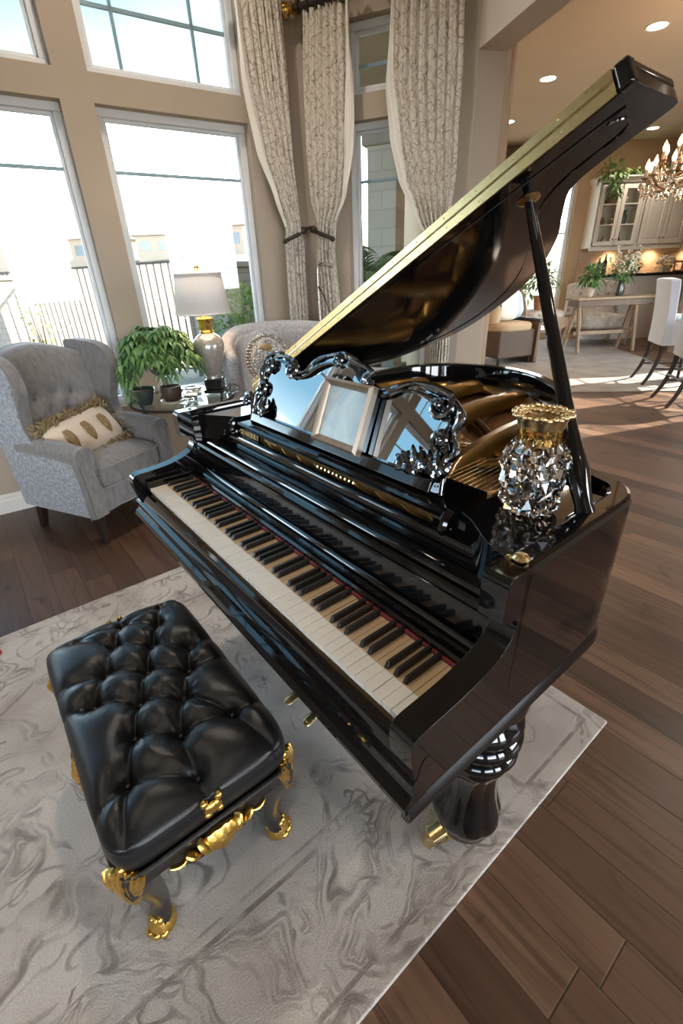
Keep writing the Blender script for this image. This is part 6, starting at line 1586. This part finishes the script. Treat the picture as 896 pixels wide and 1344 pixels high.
col = t.ramp(el, [(.12, (.92,.96,1.0)), (.205, (.55,.72,.88)), (.27, (.080,.112,.135)), (.34, (.034,.066,.092)), (.8, (.025,.055,.09))])
t.l(col, bg.inputs['Color']); bg.inputs['Strength'].default_value = SKY
sl = bpy.data.lights.new('sun', 'SUN'); sl.energy = SUN; sl.angle = R(.6); sl.color = (1,.93,.82)
so = bpy.data.objects.new('sun', sl); COL.objects.link(so)
hd_, el_ = R(73), R(31)
sd = Vector((sin(hd_)*cos(el_), cos(hd_)*cos(el_), sin(el_)))      # towards the sun
so.rotation_euler = sd.to_track_quat('Z', 'Y').to_euler(); so.location = sd*30

def portal(org, ang, a, b, z0, z1, off, flip=False):
    l = bpy.data.lights.new('sky_portal', 'AREA'); l.shape = 'RECTANGLE'; l.size = b-a; l.size_y = z1-z0; l.cycles.is_portal = True
    o = bpy.data.objects.new('sky_portal', l); COL.objects.link(o)
    m = Matrix.Translation(org) @ Matrix.Rotation(ang,4,'Z') @ Matrix.Translation(((a+b)/2, off, (z0+z1)/2)) @ Matrix.Rotation(R(-90 if not flip else 90),4,'X')
    o.matrix_world = m
for a, b in W1: portal(B0, A1, a, b, LOW, TOP, T+.02)
portal(K0, A2, .36, .98, LOW, 2.83, T+.02)
portal(Vector((1.2,10.2,0)), 0, 1.25, 3.42, .1, 2.78, T+.02)
portal(Vector((5.6,-4.5,0)), R(90), 9.4, 12.2, .06, 2.45, -T-.02, True); portal(Vector((5.6,-4.5,0)), R(90), 2.2, 4.2, .6, 2.4, -T-.02, True)
portal(Vector((-2.3,-4.5,0)), 0, .6, 7.4, .1, 2.4, -T-.02, True)

cam = bpy.data.cameras.new('camera'); co_ = bpy.data.objects.new('camera', cam); COL.objects.link(co_); S.camera = co_
cam.sensor_fit = 'VERTICAL'; cam.sensor_height = 36; cam.sensor_width = 24; cam.lens = 600/1344*36; cam.clip_start = .02; cam.clip_end = 1000
PIT, ROLL = R(27.6), R(-2.4)
r0 = Vector((1,0,0)); dn = Vector((0,-sin(PIT),-cos(PIT))); fw = Vector((0,cos(PIT),-sin(PIT)))
rt = r0*cos(ROLL)-dn*sin(ROLL); dn2 = r0*sin(ROLL)+dn*cos(ROLL)
up = -dn2; bkv = -fw
co_.matrix_world = Matrix(((rt.x,up.x,bkv.x,0),(rt.y,up.y,bkv.y,0),(rt.z,up.z,bkv.z,1.383),(0,0,0,1)))
cam.dof.use_dof = False

vs = S.view_settings; vs.view_transform = 'Standard'; vs.look = 'None'; vs.gamma = 1; vs.use_curve_mapping = False; vs.exposure = EXPO
S.display_settings.display_device = 'sRGB'
cy = S.cycles; cy.use_denoising = True; cy.max_bounces = 14; cy.diffuse_bounces = 5; cy.glossy_bounces = 6; cy.transmission_bounces = 12; cy.transparent_max_bounces = 16
cy.caustics_reflective = False; cy.caustics_refractive = False; cy.sample_clamp_indirect = 8; cy.blur_glossy = .5
